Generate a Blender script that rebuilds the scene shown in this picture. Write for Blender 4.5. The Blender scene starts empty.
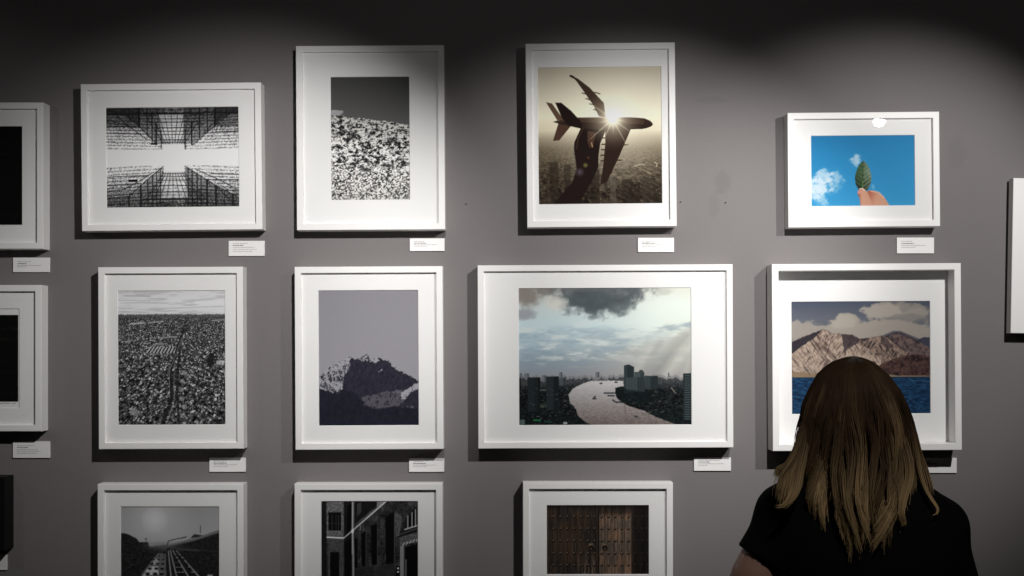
import bpy, bmesh, math, random
import numpy as np
from mathutils import Vector, Matrix

# ------------------------------------------------------------------ basics
D = 3.2                     # camera to wall
F = 1185.0                  # focal length in pixels of the 1024 wide frame
HX, HY = 512.0, 345.0       # optical axis / horizon in the photograph
EYE = 1.65                  # camera height
SC = bpy.context.scene
COL = SC.collection

def wx(px, d=D): return (px - HX) * d / F
def wz(py, d=D): return EYE + (HY - py) * d / F

def s2l(c):
    c = np.asarray(c, float)
    return np.where(c <= 0.04045, c / 12.92, ((c + 0.055) / 1.055) ** 2.4)

def tag(o, label=None, cat=None, group=None, kind=None):
    if label: o['label'] = label
    if cat: o['category'] = cat
    if group: o['group'] = group
    if kind: o['kind'] = kind
    return o

def empty(name, loc, rot=(0, 0, 0)):
    o = bpy.data.objects.new(name, None)
    o.empty_display_size = 0.05
    o.location = loc; o.rotation_euler = rot
    COL.objects.link(o)
    return o

def mesh_obj(name, verts, faces, mat, parent=None, smooth=False, loc=None):
    me = bpy.data.meshes.new(name)
    me.from_pydata([tuple(v) for v in verts], [], [tuple(f) for f in faces])
    me.validate(); me.update()
    if smooth:
        me.polygons.foreach_set('use_smooth', [True] * len(me.polygons))
    me.materials.append(mat)
    o = bpy.data.objects.new(name, me)
    if loc: o.location = loc
    COL.objects.link(o)
    if parent: o.parent = parent
    return o

def big_mesh(name, V, Fq, mat, parent=None, smooth=True):
    """numpy arrays -> mesh; Fq is (n,4) or (n,3)"""
    V = np.asarray(V, np.float32); Fq = np.asarray(Fq, np.int32)
    n, k = Fq.shape
    me = bpy.data.meshes.new(name)
    me.vertices.add(len(V)); me.vertices.foreach_set('co', V.ravel())
    me.loops.add(n * k); me.loops.foreach_set('vertex_index', Fq.ravel())
    me.polygons.add(n)
    me.polygons.foreach_set('loop_start', np.arange(0, n * k, k, dtype=np.int32))
    me.polygons.foreach_set('loop_total', np.full(n, k, np.int32))
    me.update(calc_edges=True)
    me.polygons.foreach_set('use_smooth', np.full(n, smooth))
    me.validate()
    me.materials.append(mat)
    o = bpy.data.objects.new(name, me)
    COL.objects.link(o)
    if parent: o.parent = parent
    return o

def box_vf(x0, x1, y0, y1, z0, z1, n0=0):
    v = [(x0, y0, z0), (x1, y0, z0), (x1, y1, z0), (x0, y1, z0),
         (x0, y0, z1), (x1, y0, z1), (x1, y1, z1), (x0, y1, z1)]
    f = [(0, 3, 2, 1), (4, 5, 6, 7), (0, 1, 5, 4), (1, 2, 6, 5), (2, 3, 7, 6), (3, 0, 4, 7)]
    return v, [tuple(i + n0 for i in q) for q in f]

# ------------------------------------------------------------------ materials
def new_mat(name):
    m = bpy.data.materials.new(name); m.use_nodes = True
    nt = m.node_tree
    return m, nt, nt.nodes['Principled BSDF']

def plain(name, col, rough=0.5, spec=0.5, noise=0.0, nscale=40, bump=0.0, bscale=300):
    m, nt, b = new_mat(name)
    b.inputs['Base Color'].default_value = (*col, 1)
    b.inputs['Roughness'].default_value = rough
    b.inputs['Specular IOR Level'].default_value = spec
    tc = nt.nodes.new('ShaderNodeTexCoord')
    if noise:
        n = nt.nodes.new('ShaderNodeTexNoise'); n.inputs['Scale'].default_value = nscale
        n.inputs['Detail'].default_value = 4
        r = nt.nodes.new('ShaderNodeMapRange')
        r.inputs['To Min'].default_value = 1 - noise; r.inputs['To Max'].default_value = 1 + noise
        mx = nt.nodes.new('ShaderNodeVectorMath'); mx.operation = 'SCALE'
        mx.inputs[0].default_value = col
        nt.links.new(tc.outputs['Object'], n.inputs['Vector'])
        nt.links.new(n.outputs['Fac'], r.inputs['Value'])
        nt.links.new(r.outputs['Result'], mx.inputs['Scale'])
        nt.links.new(mx.outputs['Vector'], b.inputs['Base Color'])
    if bump:
        n2 = nt.nodes.new('ShaderNodeTexNoise'); n2.inputs['Scale'].default_value = bscale
        n2.inputs['Detail'].default_value = 3
        bp = nt.nodes.new('ShaderNodeBump'); bp.inputs['Strength'].default_value = bump
        bp.inputs['Distance'].default_value = 0.001
        nt.links.new(tc.outputs['Object'], n2.inputs['Vector'])
        nt.links.new(n2.outputs['Fac'], bp.inputs['Height'])
        nt.links.new(bp.outputs['Normal'], b.inputs['Normal'])
    return m

M_WALL = plain('wall_paint_grey', (0.186, 0.172, 0.171), 0.75, 0.25, noise=0.17, nscale=330, bump=0.35, bscale=420)
def smudges(m, spots):
    """old scuff marks on the paint: (x, z, half width, half height, strength)"""
    nt = m.node_tree; b = nt.nodes['Principled BSDF']; L = nt.links
    src = b.inputs['Base Color'].links[0].from_socket
    tc = nt.nodes.new('ShaderNodeTexCoord')
    nz = nt.nodes.new('ShaderNodeTexNoise'); nz.inputs['Scale'].default_value = 55; nz.inputs['Detail'].default_value = 3
    L.new(tc.outputs['Object'], nz.inputs['Vector'])
    for x, z, hw, hh, st in spots:
        mp = nt.nodes.new('ShaderNodeMapping'); mp.vector_type = 'TEXTURE'
        mp.inputs['Location'].default_value = (x, 0, z); mp.inputs['Scale'].default_value = (hw, 1, hh)
        ln = nt.nodes.new('ShaderNodeVectorMath'); ln.operation = 'LENGTH'
        ad = nt.nodes.new('ShaderNodeMath'); ad.operation = 'ADD'
        mr = nt.nodes.new('ShaderNodeMapRange'); mr.inputs['From Min'].default_value = 1.2; mr.inputs['From Max'].default_value = 1.55
        mr.inputs['To Min'].default_value = 1 - st; mr.inputs['To Max'].default_value = 1
        sc = nt.nodes.new('ShaderNodeVectorMath'); sc.operation = 'SCALE'
        L.new(tc.outputs['Object'], mp.inputs['Vector']); L.new(mp.outputs['Vector'], ln.inputs[0])
        L.new(ln.outputs['Value'], ad.inputs[0]); L.new(nz.outputs['Fac'], ad.inputs[1])
        L.new(ad.outputs[0], mr.inputs['Value']); L.new(src, sc.inputs[0]); L.new(mr.outputs[0], sc.inputs['Scale'])
        src = sc.outputs['Vector']
    L.new(src, b.inputs['Base Color'])
smudges(M_WALL, [(wx(722), wz(182), .022, .035, .10), (wx(714), wz(205), .018, .035, .06), (wx(957), wz(152), .03, .045, .06), (wx(712), wz(100), .05, .012, .07)])
M_FLOOR = plain('dark_floor', (0.035, 0.03, 0.027), 0.4, 0.4, noise=0.3, nscale=6)
M_CEIL = plain('black_ceiling', (0.012, 0.012, 0.012), 0.8, 0.2)
M_WHITE = plain('white_lacquer', (0.86, 0.85, 0.835), 0.45, 0.35, noise=0.02, nscale=30)
M_BLACKF = plain('black_lacquer', (0.006, 0.006, 0.006), 0.5, 0.2)
M_MAT = plain('mat_board_white', (0.86, 0.855, 0.845), 0.85, 0.15, noise=0.02, nscale=500)
M_CORE = plain('mat_core', (0.85, 0.85, 0.84), 0.9, 0.1)
M_CARD = plain('caption_card_white', (0.85, 0.84, 0.83), 0.6, 0.25)
M_INK = plain('grey_ink', (0.13, 0.125, 0.125), 0.7, 0.1)
M_INKL = plain('light_grey_ink', (0.36, 0.35, 0.345), 0.7, 0.1)
M_SHIRT = plain('black_cotton', (0.0035, 0.0035, 0.0035), 0.95, 0.05, bump=0.3, bscale=600)
M_SKIN = plain('skin', (0.29, 0.165, 0.12), 0.5, 0.35, noise=0.08, nscale=30)
M_JEANS = plain('dark_denim', (0.012, 0.014, 0.022), 0.9, 0.1, noise=0.2, nscale=200)
M_SHOE = plain('black_leather', (0.01, 0.01, 0.01), 0.4, 0.4)
M_EYE = plain('eye_white', (0.7, 0.68, 0.65), 0.2, 0.5)
M_IRIS = plain('iris_brown', (0.05, 0.03, 0.02), 0.15, 0.5)

def glass_mat():
    m = bpy.data.materials.new('picture_glass'); m.use_nodes = True
    nt = m.node_tree; nt.nodes.clear()
    out = nt.nodes.new('ShaderNodeOutputMaterial')
    mix = nt.nodes.new('ShaderNodeMixShader')
    tr = nt.nodes.new('ShaderNodeBsdfTransparent'); tr.inputs['Color'].default_value = (0.99, 0.99, 0.99, 1)
    gl = nt.nodes.new('ShaderNodeBsdfGlossy'); gl.inputs['Roughness'].default_value = 0.0
    fr = nt.nodes.new('ShaderNodeFresnel')
    geo = nt.nodes.new('ShaderNodeNewGeometry')
    ior = nt.nodes.new('ShaderNodeMapRange')       # same reflectance seen from either side of the thin pane
    ior.inputs['To Min'].default_value = 1.40; ior.inputs['To Max'].default_value = 1 / 1.40
    nt.links.new(geo.outputs['Backfacing'], ior.inputs['Value'])
    nt.links.new(ior.outputs['Result'], fr.inputs['IOR'])
    nt.links.new(fr.outputs['Fac'], mix.inputs['Fac'])
    nt.links.new(tr.outputs[0], mix.inputs[1]); nt.links.new(gl.outputs[0], mix.inputs[2])
    nt.links.new(mix.outputs[0], out.inputs['Surface'])
    return m
M_GLASS = glass_mat()

def print_mat():
    m, nt, b = new_mat('photo_print')
    a = nt.nodes.new('ShaderNodeAttribute'); a.attribute_name = 'print'
    nt.links.new(a.outputs['Color'], b.inputs['Base Color'])
    b.inputs['Roughness'].default_value = 0.7; b.inputs['Specular IOR Level'].default_value = 0.08
    return m
M_PRINT = print_mat()

# ------------------------------------------------------------------ printed pictures (numpy drawing board)
_tabs = {}
def vnoise(x, y, seed):
    if seed not in _tabs: _tabs[seed] = np.random.default_rng(seed).random((256, 256))
    T = _tabs[seed]
    xi = np.floor(x).astype(int); yi = np.floor(y).astype(int)
    fx = x - xi; fy = y - yi
    fx = fx * fx * (3 - 2 * fx); fy = fy * fy * (3 - 2 * fy)
    a = T[yi % 256, xi % 256]; b = T[yi % 256, (xi + 1) % 256]
    c = T[(yi + 1) % 256, xi % 256]; d = T[(yi + 1) % 256, (xi + 1) % 256]
    return (a * (1 - fx) + b * fx) * (1 - fy) + (c * (1 - fx) + d * fx) * fy
def fbm(x, y, seed, octv=4, gain=0.5):
    s = 0; a = 1; t = 0
    for i in range(octv):
        s = s + a * vnoise(x * 2 ** i + 17.3 * i, y * 2 ** i + 9.1 * i, seed + i); t += a; a *= gain
    return s / t
def hashcell(xi, yi, seed):
    if seed not in _tabs: _tabs[seed] = np.random.default_rng(seed).random((256, 256))
    return _tabs[seed][yi.astype(int) % 256, xi.astype(int) % 256]
def smooth(a, b, x):
    t = np.clip((x - a) / (b - a), 0, 1); return t * t * (3 - 2 * t)

class Pic:
    """a print drawn in the photograph's own pixel units"""
    def __init__(s, x0, y0, x1, y1, k=2.0):
        s.r = (x0, y0, x1, y1); s.k = k
        s.nx = int(round((x1 - x0) * k)) + 1; s.ny = int(round((y1 - y0) * k)) + 1
        s.X, s.Y = np.meshgrid(np.linspace(x0, x1, s.nx), np.linspace(y0, y1, s.ny))
        s.img = np.zeros((s.ny, s.nx, 3)) + 128.0
        s.Zf = None
    def zoom(s, ox, oy, kx, ky=None):
        s.Zf = (ox, oy, kx, ky or kx); return s
    def P(s, pts):
        if s.Zf is None: return [tuple(p) for p in pts]
        ox, oy, kx, ky = s.Zf
        return [(ox + p[0] / kx, oy + p[1] / ky) for p in pts]
    def W(s, w): return w if s.Zf is None else w / s.Zf[2]
    def U(s):   # zoom-space coordinates of every sample
        if s.Zf is None: return s.X, s.Y
        ox, oy, kx, ky = s.Zf
        return (s.X - ox) * kx, (s.Y - oy) * ky
    def blend(s, m, c):
        m = np.clip(m, 0, 1)[..., None]
        c = np.asarray(c, float)
        if c.ndim == 0: c = np.array([c, c, c], float)
        if c.ndim == 2: c = np.repeat(c[..., None], 3, 2)
        s.img = s.img * (1 - m) + c * m
    def inside(s, X, Y, pts):
        r = np.zeros(X.shape, bool); n = len(pts)
        for i in range(n):
            (xa, ya), (xb, yb) = pts[i], pts[(i + 1) % n]
            if ya == yb: continue
            c = ((ya > Y) != (yb > Y)) & (X < (xb - xa) * (Y - ya) / (yb - ya) + xa)
            r ^= c
        return r
    def cover(s, pts, warp=0, wscale=3, seed=5):
        pts = s.P(pts)
        e = 0.25 / s.k; m = 0
        WX = WY = 0
        if warp:
            WX = (fbm(s.X / wscale, s.Y / wscale, seed) - .5) * warp * 2
            WY = (fbm(s.X / wscale + 50, s.Y / wscale + 31, seed + 7) - .5) * warp * 2
        for dx in (-e, e):
            for dy in (-e, e):
                m = m + s.inside(s.X + dx + WX, s.Y + dy + WY, pts)
        return m / 4.0
    def poly(s, pts, c, a=1.0, **kw): s.blend(s.cover(pts, **kw) * a, c)
    def rect(s, x0, y0, x1, y1, c, a=1.0): s.poly([(x0, y0), (x1, y0), (x1, y1), (x0, y1)], c, a)
    def segd(s, p, q):
        (xa, ya), (xb, yb) = p, q
        dx, dy = xb - xa, yb - ya
        t = np.clip(((s.X - xa) * dx + (s.Y - ya) * dy) / (dx * dx + dy * dy + 1e-9), 0, 1)
        return np.hypot(s.X - xa - t * dx, s.Y - ya - t * dy), t
    def line(s, pts, w, c, a=1.0, w2=None):
        pts = s.P(pts); w = s.W(w); w2 = w if w2 is None else s.W(w2)
        n = len(pts) - 1; m = np.zeros(s.X.shape)
        for i in range(n):
            d, t = s.segd(pts[i], pts[i + 1])
            ww = w + (w2 - w) * (i + t) / n
            m = np.maximum(m, np.clip(.5 + (ww / 2 - d) * s.k, 0, 1) * np.minimum(1, ww * s.k))
        s.blend(m * a, c)
    def glow(s, x, y, r, c, a=1.0, p=1.0):
        (x, y), = s.P([(x, y)]); r = s.W(r)
        s.blend(a * np.clip(1 - np.hypot(s.X - x, s.Y - y) / r, 0, 1) ** p, c)
    def disc(s, x, y, rx, ry, c, a=1.0):
        (x, y), = s.P([(x, y)]); rx = s.W(rx); ry = s.W(ry)
        q = np.hypot((s.X - x) / rx, (s.Y - y) / ry)
        s.blend(np.clip(.5 + (1 - q) * min(rx, ry) * s.k, 0, 1) * a, c)
    def grad(s, stops):
        ys = [p[0] for p in stops]; Y = s.U()[1]
        s.img = np.stack([np.interp(Y, ys, [p[1][i] for p in stops]) for i in range(3)], -1)

def g3(v): return (v, v, v)

def pic_towers():
    p = Pic(106, 107, 239, 207.3).zoom(100, 100, 5.055)
    p.img[:] = 222
    x, y = p.U()
    dash = .55 * fbm(x / 6, y / 3.4, 21, 3, .7) + .45 * fbm(x / 3, y / 9, 24, 3, .7); fine = fbm(x / 3.5, y / 3, 22, 2)
    top = [(25, 25), (710, 25), (710, 246), (425, 252), (425, 222), (322, 222), (322, 252), (25, 250)]
    bot = [(25, 338), (200, 330), (322, 333), (322, 365), (425, 365), (425, 333), (560, 328), (710, 332), (710, 560), (25, 560)]
    mt = p.cover(top, warp=.7, wscale=2); mb = p.cover(bot, warp=.7, wscale=2)
    tone_t = np.interp(y, [30, 110, 170, 250], [62, 98, 158, 205])
    tone_b = np.interp(y, [330, 400, 470, 560], [205, 170, 112, 62])
    row_t = np.sin((y + (x - 370) * .03 * np.sign(x - 370)) * 2 * np.pi / 15.5)
    row_b = np.sin((y - abs(x - 370) * .05) * 2 * np.pi / 17)
    p.blend(mt, np.clip(tone_t + (dash - .5) * 330 - (row_t > .35) * 95 * smooth(.3, .55, fine), 12, 235))
    p.blend(mb, np.clip(tone_b + (dash - .5) * 330 - (row_b > .35) * 95 * smooth(.3, .55, fine), 12, 235))
    for i in range(9):
        p.line([(30 + 26 * i, 262), (10 + 14 * i, 100)], 2, 60, .5); p.line([(703 - 26 * i, 262), (722 - 14 * i, 100)], 2, 60, .5)
        p.line([(30 + 26 * i, 330), (10 + 14 * i, 480)], 2, 60, .5); p.line([(703 - 26 * i, 330), (722 - 14 * i, 480)], 2, 60, .5)
    p.rect(25, 250, 710, 331, 222); p.rect(323, 222, 425, 366, 222)
    # shaded flanks of the upper towers
    p.poly([(25, 25), (330, 25), (322, 222), (290, 222), (200, 135), (25, 135)], 45, .45)
    p.poly([(710, 25), (420, 25), (425, 222), (470, 222), (583, 130), (710, 120)], 45, .45)
    p.poly([(25, 25), (200, 25), (200, 130), (130, 75), (25, 75)], 20, .6)
    p.poly([(710, 25), (583, 25), (583, 125), (650, 75), (710, 70)], 20, .6)
    p.poly([(25, 495), (145, 485), (205, 430), (265, 380), (320, 335), (322, 560), (25, 560)], 55, .42)
    p.poly([(430, 335), (540, 405), (585, 435), (670, 480), (710, 500), (710, 560), (425, 560)], 40, .5)
    # centre facades
    p.poly([(300, 75), (425, 75), (420, 200), (318, 200)], 205, .5)
    p.poly([(322, 372), (425, 372), (450, 495), (300, 495)], 205, .45)
    for i in range(10):
        t = i / 9
        p.line([(205 + 350 * t, 30), (322 + 103 * t, 222)], 3.5, 25, .75)
        p.line([(322 + 103 * t, 365), (200 + 380 * t, 560)], 3.5, 25, .75)
    for yy, w in ((70, 8), (95, 3), (112, 5), (140, 5), (158, 4), (176, 3), (200, 4), (214, 5)):
        h = 175 - (yy - 30) * .62
        p.line([(372 - h, yy), (372 + h, yy)], w, 22, .85)
    p.line([(30, 68), (703, 66)], 6, 15, .9)
    for yy, w in ((372, 4), (386, 4), (405, 5), (432, 4), (464, 5), (501, 9), (524, 5), (540, 4)):
        h = 55 + (yy - 365) * .72
        p.line([(372 - h, yy), (372 + h, yy + 1)], w, 20, .85)
    for xx, ya, yb, w in ((200, 30, 132, 10), (240, 30, 180, 5), (265, 60, 215, 6), (285, 120, 225, 8), (310, 150, 245, 5), (150, 40, 100, 5),
                          (583, 30, 132, 10), (545, 30, 165, 5), (505, 30, 190, 7), (465, 110, 228, 8), (432, 150, 248, 6), (640, 40, 90, 5)):
        p.line([(xx, ya), (xx, yb)], w, 14, .9)
    for xx, ya, w in ((145, 485, 8), (205, 430, 9), (240, 405, 5), (265, 380, 5), (285, 362, 4), (305, 345, 4),
                      (540, 405, 10), (585, 435, 10), (670, 480, 10), (510, 385, 5), (490, 370, 6), (465, 356, 6), (445, 345, 5), (628, 460, 4)):
        p.line([(xx, ya), (xx, 560)], w, 14, .9)
    for a in ([(30, 45), (130, 75), (200, 132), (290, 225)], [(80, 70), (160, 140), (240, 200)], [(703, 40), (650, 78), (583, 132), (470, 228)],
              [(30, 132), (200, 132)], [(583, 130), (703, 128)], [(620, 75), (520, 175)], [(30, 95), (150, 130)], [(560, 165), (703, 160)], [(30, 165), (235, 172)]):
        p.line(a, 4.5, 18, .85)
    for a in ([(30, 495), (145, 485), (205, 430), (265, 380), (320, 335)], [(430, 335), (540, 405), (585, 435), (670, 480), (703, 500)],
              [(30, 460), (120, 450), (205, 405), (260, 370)], [(30, 430), (180, 425)], [(480, 350), (600, 405), (703, 460)], [(540, 405), (703, 405)],
              [(30, 525), (140, 520)], [(585, 440), (690, 540)], [(30, 387), (240, 380)], [(560, 375), (703, 380)]):
        p.line(a, 4.5, 18, .8)
    for yy in (455, 480, 520): p.line([(205, yy), (320, yy)], 3, 20, .7); p.line([(440, yy), (703, yy + 6)], 3, 20, .7)
    p.rect(143, 400, 188, 413, 8); p.rect(258, 217, 290, 226, 8)
    return p

def pic_hill():
    p = Pic(330.7, 76.6, 409.8, 200)
    p.img[:] = np.interp(p.Y, [76, 118], [66, 84])[..., None]
    p.img *= np.array([1, 1, .98])
    c = smooth(.42, .7, fbm(p.X / 5, p.Y / 3, 31) * np.clip(1 - np.hypot((p.X - 336) / 16, (p.Y - 113) / 7), 0, 1) * 2)
    p.blend(c, 150)
    edge = np.interp(p.X, [330, 345, 365, 385, 410], [115.5, 116, 118.5, 121, 125]) + (fbm(p.X / 2, p.Y / 9, 32) - .5) * 2.5
    m = np.clip((p.Y - edge) * 2, 0, 1)
    v = np.clip((p.Y - 116) / 84, 0, 1)
    far = fbm(p.X / 2.6, p.Y / 1.5, 33, 3, .75); mid = fbm(p.X / 3.0, p.Y / 1.9, 43, 4, .8)
    kf = smooth(.10, .30, v); big = far * (1 - kf) + mid * kf
    small = fbm(p.X / 1.25, p.Y / 1.1, 36, 2, .7)
    mixv = smooth(.5, .75, v)
    n = big * (1 - mixv) + small * mixv
    patch = fbm(p.X / 11, p.Y / 7, 38, 3)
    thr = .5 + (patch - .5) * .2 - .02
    sf = np.interp(v, [0, .5, .75, 1], [.13, .11, .2, .24]); g = smooth(thr - sf, thr + sf, n)
    hi = np.interp(v, [0, .5, .8, 1], [190, 240, 225, 205]); lo = np.interp(v, [0, .4, .7, 1], [18, 22, 40, 60])
    col = lo + (hi - lo) * g
    p.blend(m, np.stack([col, col * .995, col * .97], -1))
    for cx, cy, rx, ry in ((366, 170, 6, 2.2), (352, 164, 5, 1.6), (389, 166, 4, 2), (392, 140, 8, 3), (352, 137, 4, 2)):
        p.blend(np.clip(1.3 - np.hypot((p.X - cx) / rx, (p.Y - cy) / ry), 0, 1) * smooth(.3, .55, small) * .85, 35)
    return p

def pic_plane():
    p = Pic(538, 66.8, 661.8, 204).zoom(530, 60, 3.843)
    x, y = p.U()
    p.grad([(25, (176, 168, 148)), (120, (196, 189, 168)), (215, (216, 209, 184)), (270, (196, 187, 160)), (300, (146, 136, 114)),
            (340, (98, 88, 70)), (430, (62, 53, 41)), (555, (34, 27, 20))])
    p.glow(318, 235, 300, (232, 226, 202), .75, 1.3)
    v = np.clip((y - 285) / 260, 0, 1)
    t = fbm(x / (3 + 10 * v), y / (1.6 + 6 * v), 41, 4, .65)
    p.blend(smooth(0, .25, v) * .9 * (t > .0), np.clip(p.img + ((t - .5) * (105 * smooth(0, .6, v) + 22))[..., None] * np.array([1, .93, .8]), 6, 190))
    for bx, bw, by, sh in ((75, 32, 390, 25), (230, 36, 420, 20), (305, 22, 450, 70), (350, 40, 460, 25), (385, 36, 470, 20), (430, 30, 450, 40), (130, 25, 400, 30), (470, 30, 480, 25)):
        p.rect(bx, by, bx + bw, 560, (sh + 8, sh + 2, sh - 6), .55)
    for i in range(40):
        r = random.Random(400 + i); a, b = r.uniform(260, 500), r.uniform(350, 540)
        p.disc(a, b, r.uniform(1.5, 3), 1.4, (175, 165, 130), .55)
    p.line([(400, 410), (425, 402), (440, 405)], 4, (190, 180, 150), .6); p.line([(478, 395), (488, 402), (484, 412)], 4, (190, 180, 150), .6)
    p.line([(420, 420), (465, 438)], 3, (170, 160, 130), .5)
    dk = (44, 28, 20); dk2 = (24, 14, 11)
    p.poly([(160, 60), (185, 70), (230, 105), (285, 165), (292, 225), (265, 215), (245, 175), (215, 130), (180, 80)], (58, 44, 34))
    p.line([(158, 60), (170, 66)], 8, (25, 15, 12))
    for a, b in ((202, 126), (216, 148), (230, 168), (246, 190), (250, 124)): p.line([(a, b), (a + 20, b + 6)], 4, (60, 44, 34))
    p.poly([(62, 160), (85, 165), (130, 228), (105, 230)], (82, 62, 48))
    p.poly([(110, 240), (158, 252), (112, 308), (88, 309)], (66, 46, 35))
    p.poly([(88, 236), (110, 230), (190, 220), (400, 222), (440, 226), (463, 236), (473, 248), (465, 258), (440, 266), (380, 268), (300, 268), (200, 264), (150, 252), (110, 243)], (58, 43, 33))
    p.poly([(88, 236), (190, 238), (473, 250), (465, 258), (440, 266), (380, 268), (200, 264), (110, 243)], (34, 22, 17), .8)
    p.poly([(440, 226), (463, 236), (473, 248), (465, 258), (435, 264)], (40, 26, 20), .8)
    p.poly([(98, 162), (122, 163), (160, 195), (195, 235), (203, 264), (150, 252), (125, 225)], dk2)
    p.poly([(290, 266), (388, 266), (347, 360), (294, 470), (268, 478), (278, 420), (288, 330)], (36, 23, 17))
    for a, b in ((278, 300), (276, 324), (274, 345), (272, 366), (272, 388)): p.line([(a, b), (a + 18, b)], 5, dk)
    p.line([(350, 329), (376, 326)], 6, dk, 1, 3); p.line([(330, 386), (352, 386)], 6, dk, 1, 3)
    p.poly([(80, 560), (160, 470), (178, 420), (168, 340), (170, 315), (195, 262), (292, 268), (270, 320), (262, 370), (262, 410), (235, 470), (190, 545), (180, 560)], dk2)
    p.poly([(222, 272), (255, 280), (243, 320), (240, 336), (228, 336), (220, 310)], (78, 54, 40), .7)
    p.line([(236, 318), (240, 334)], 4, (170, 140, 105), .8)
    p.line([(205, 262), (185, 300), (178, 340)], 5, (64, 44, 32), .7)
    p.glow(212, 404, 12, (150, 150, 70), .7); p.glow(190, 430, 20, (110, 100, 120), .6); p.glow(223, 375, 8, (120, 70, 40), .6)
    # sun behind the fuselage
    p.glow(318, 228, 130, (246, 238, 208), .9, 1.7)
    p.glow(318, 226, 46, (255, 252, 236), 1, 1.3)
    for i in range(14):
        a = i * 2 * math.pi / 14 + .18; L = 55 + 35 * (i % 3)
        p.line([(318, 228), (318 + L * math.cos(a), 228 + L * math.sin(a))], 7, (250, 240, 205), .35, 1)
    return p

def pic_leaf():
    p = Pic(811.1, 135.2, 915, 206).zoom(800, 125, 6.4)
    x, y = p.U()
    p.grad([(60, (38, 120, 170)), (200, (44, 131, 180)), (380, (50, 140, 190)), (520, (56, 148, 196))])
    p.img += (np.clip((x - 100) / 600, 0, 1) * 6)[..., None] + ((fbm(x / 3, y / 3, 51, 2) - .5) * 10)[..., None]
    def cloud(cx, cy, rx, ry, a, seed):
        n = fbm(x / 26, y / 22, seed, 5, .6)
        m = np.clip(1 - np.hypot((x - cx) / rx, (y - cy) / ry), 0, 1)
        p.blend(smooth(.18, .85, m * 1.0 + (n - .5) * 1.5) * a * smooth(0, .45, m), (205, 218, 226))
    cloud(150, 325, 105, 70, .8, 52); cloud(120, 395, 125, 110, .95, 54); cloud(225, 355, 85, 100, .6, 55); cloud(140, 470, 75, 75, .6, 56); cloud(70, 420, 90, 100, .85, 57)
    cloud(362, 225, 62, 58, .75, 58); cloud(468, 395, 18, 25, .3, 59)
    skin = (206, 152, 126)
    # rear finger, leaf, thumb
    f = [(428, 425), (445, 418), (478, 424), (508, 436), (545, 475), (575, 525), (470, 525), (445, 470)]
    m = p.cover(f); p.blend(m, skin)
    p.blend(m * smooth(515, 440, x + .4 * (y - 430)), (178, 105, 82))
    p.line([(455, 424), (500, 432), (535, 465)], 10, (236, 190, 162), .6)
    leaf = [(405, 228), (425, 245), (445, 282), (456, 325), (455, 360), (445, 392), (428, 420), (400, 420), (370, 410), (355, 380), (350, 335), (358, 300), (378, 255)]
    m = p.cover(leaf)
    mid = 403 - (y - 228) * .02
    base = np.stack([np.interp(x, [350, 400, 402, 456], [62, 74, 96, 132]), np.interp(x, [350, 400, 402, 456], [84, 98, 116, 146]), np.interp(x, [350, 400, 402, 456], [58, 66, 88, 122])], -1)
    ven = np.sin((y + abs(x - mid) * .75) * 2 * np.pi / 27 + fbm(x / 20, y / 20, 62) * 2)
    low = smooth(300, 420, y)
    base = base * (1 - .45 * (ven > .25) * smooth(.2, .9, ven) * (0.35 + low))[..., None]
    base = base * (1 - low * .25)[..., None] + ((fbm(x / 9, y / 9, 61) - .5) * 30)[..., None]
    p.blend(m, np.clip(base, 14, 190))
    p.line([(404, 232), (402, 330), (398, 415)], 4, (44, 62, 40), .9); p.line([(400, 360), (398, 408)], 5, (120, 165, 70), .6)
    th = [(372, 418), (385, 405), (402, 406), (430, 430), (448, 470), (475, 525), (385, 525), (380, 470), (366, 440)]
    m = p.cover(th); p.blend(m, skin)
    p.blend(m * smooth(395, 370, x), (150, 86, 66)); p.blend(m * smooth(410, 470, x - .5 * (y - 430)) * .8, (150, 88, 68))
    p.disc(378, 430, 11, 12, (226, 152, 142), .8); p.line([(380, 410), (398, 406), (412, 418)], 7, (245, 214, 196), .8)
    return p

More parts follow.
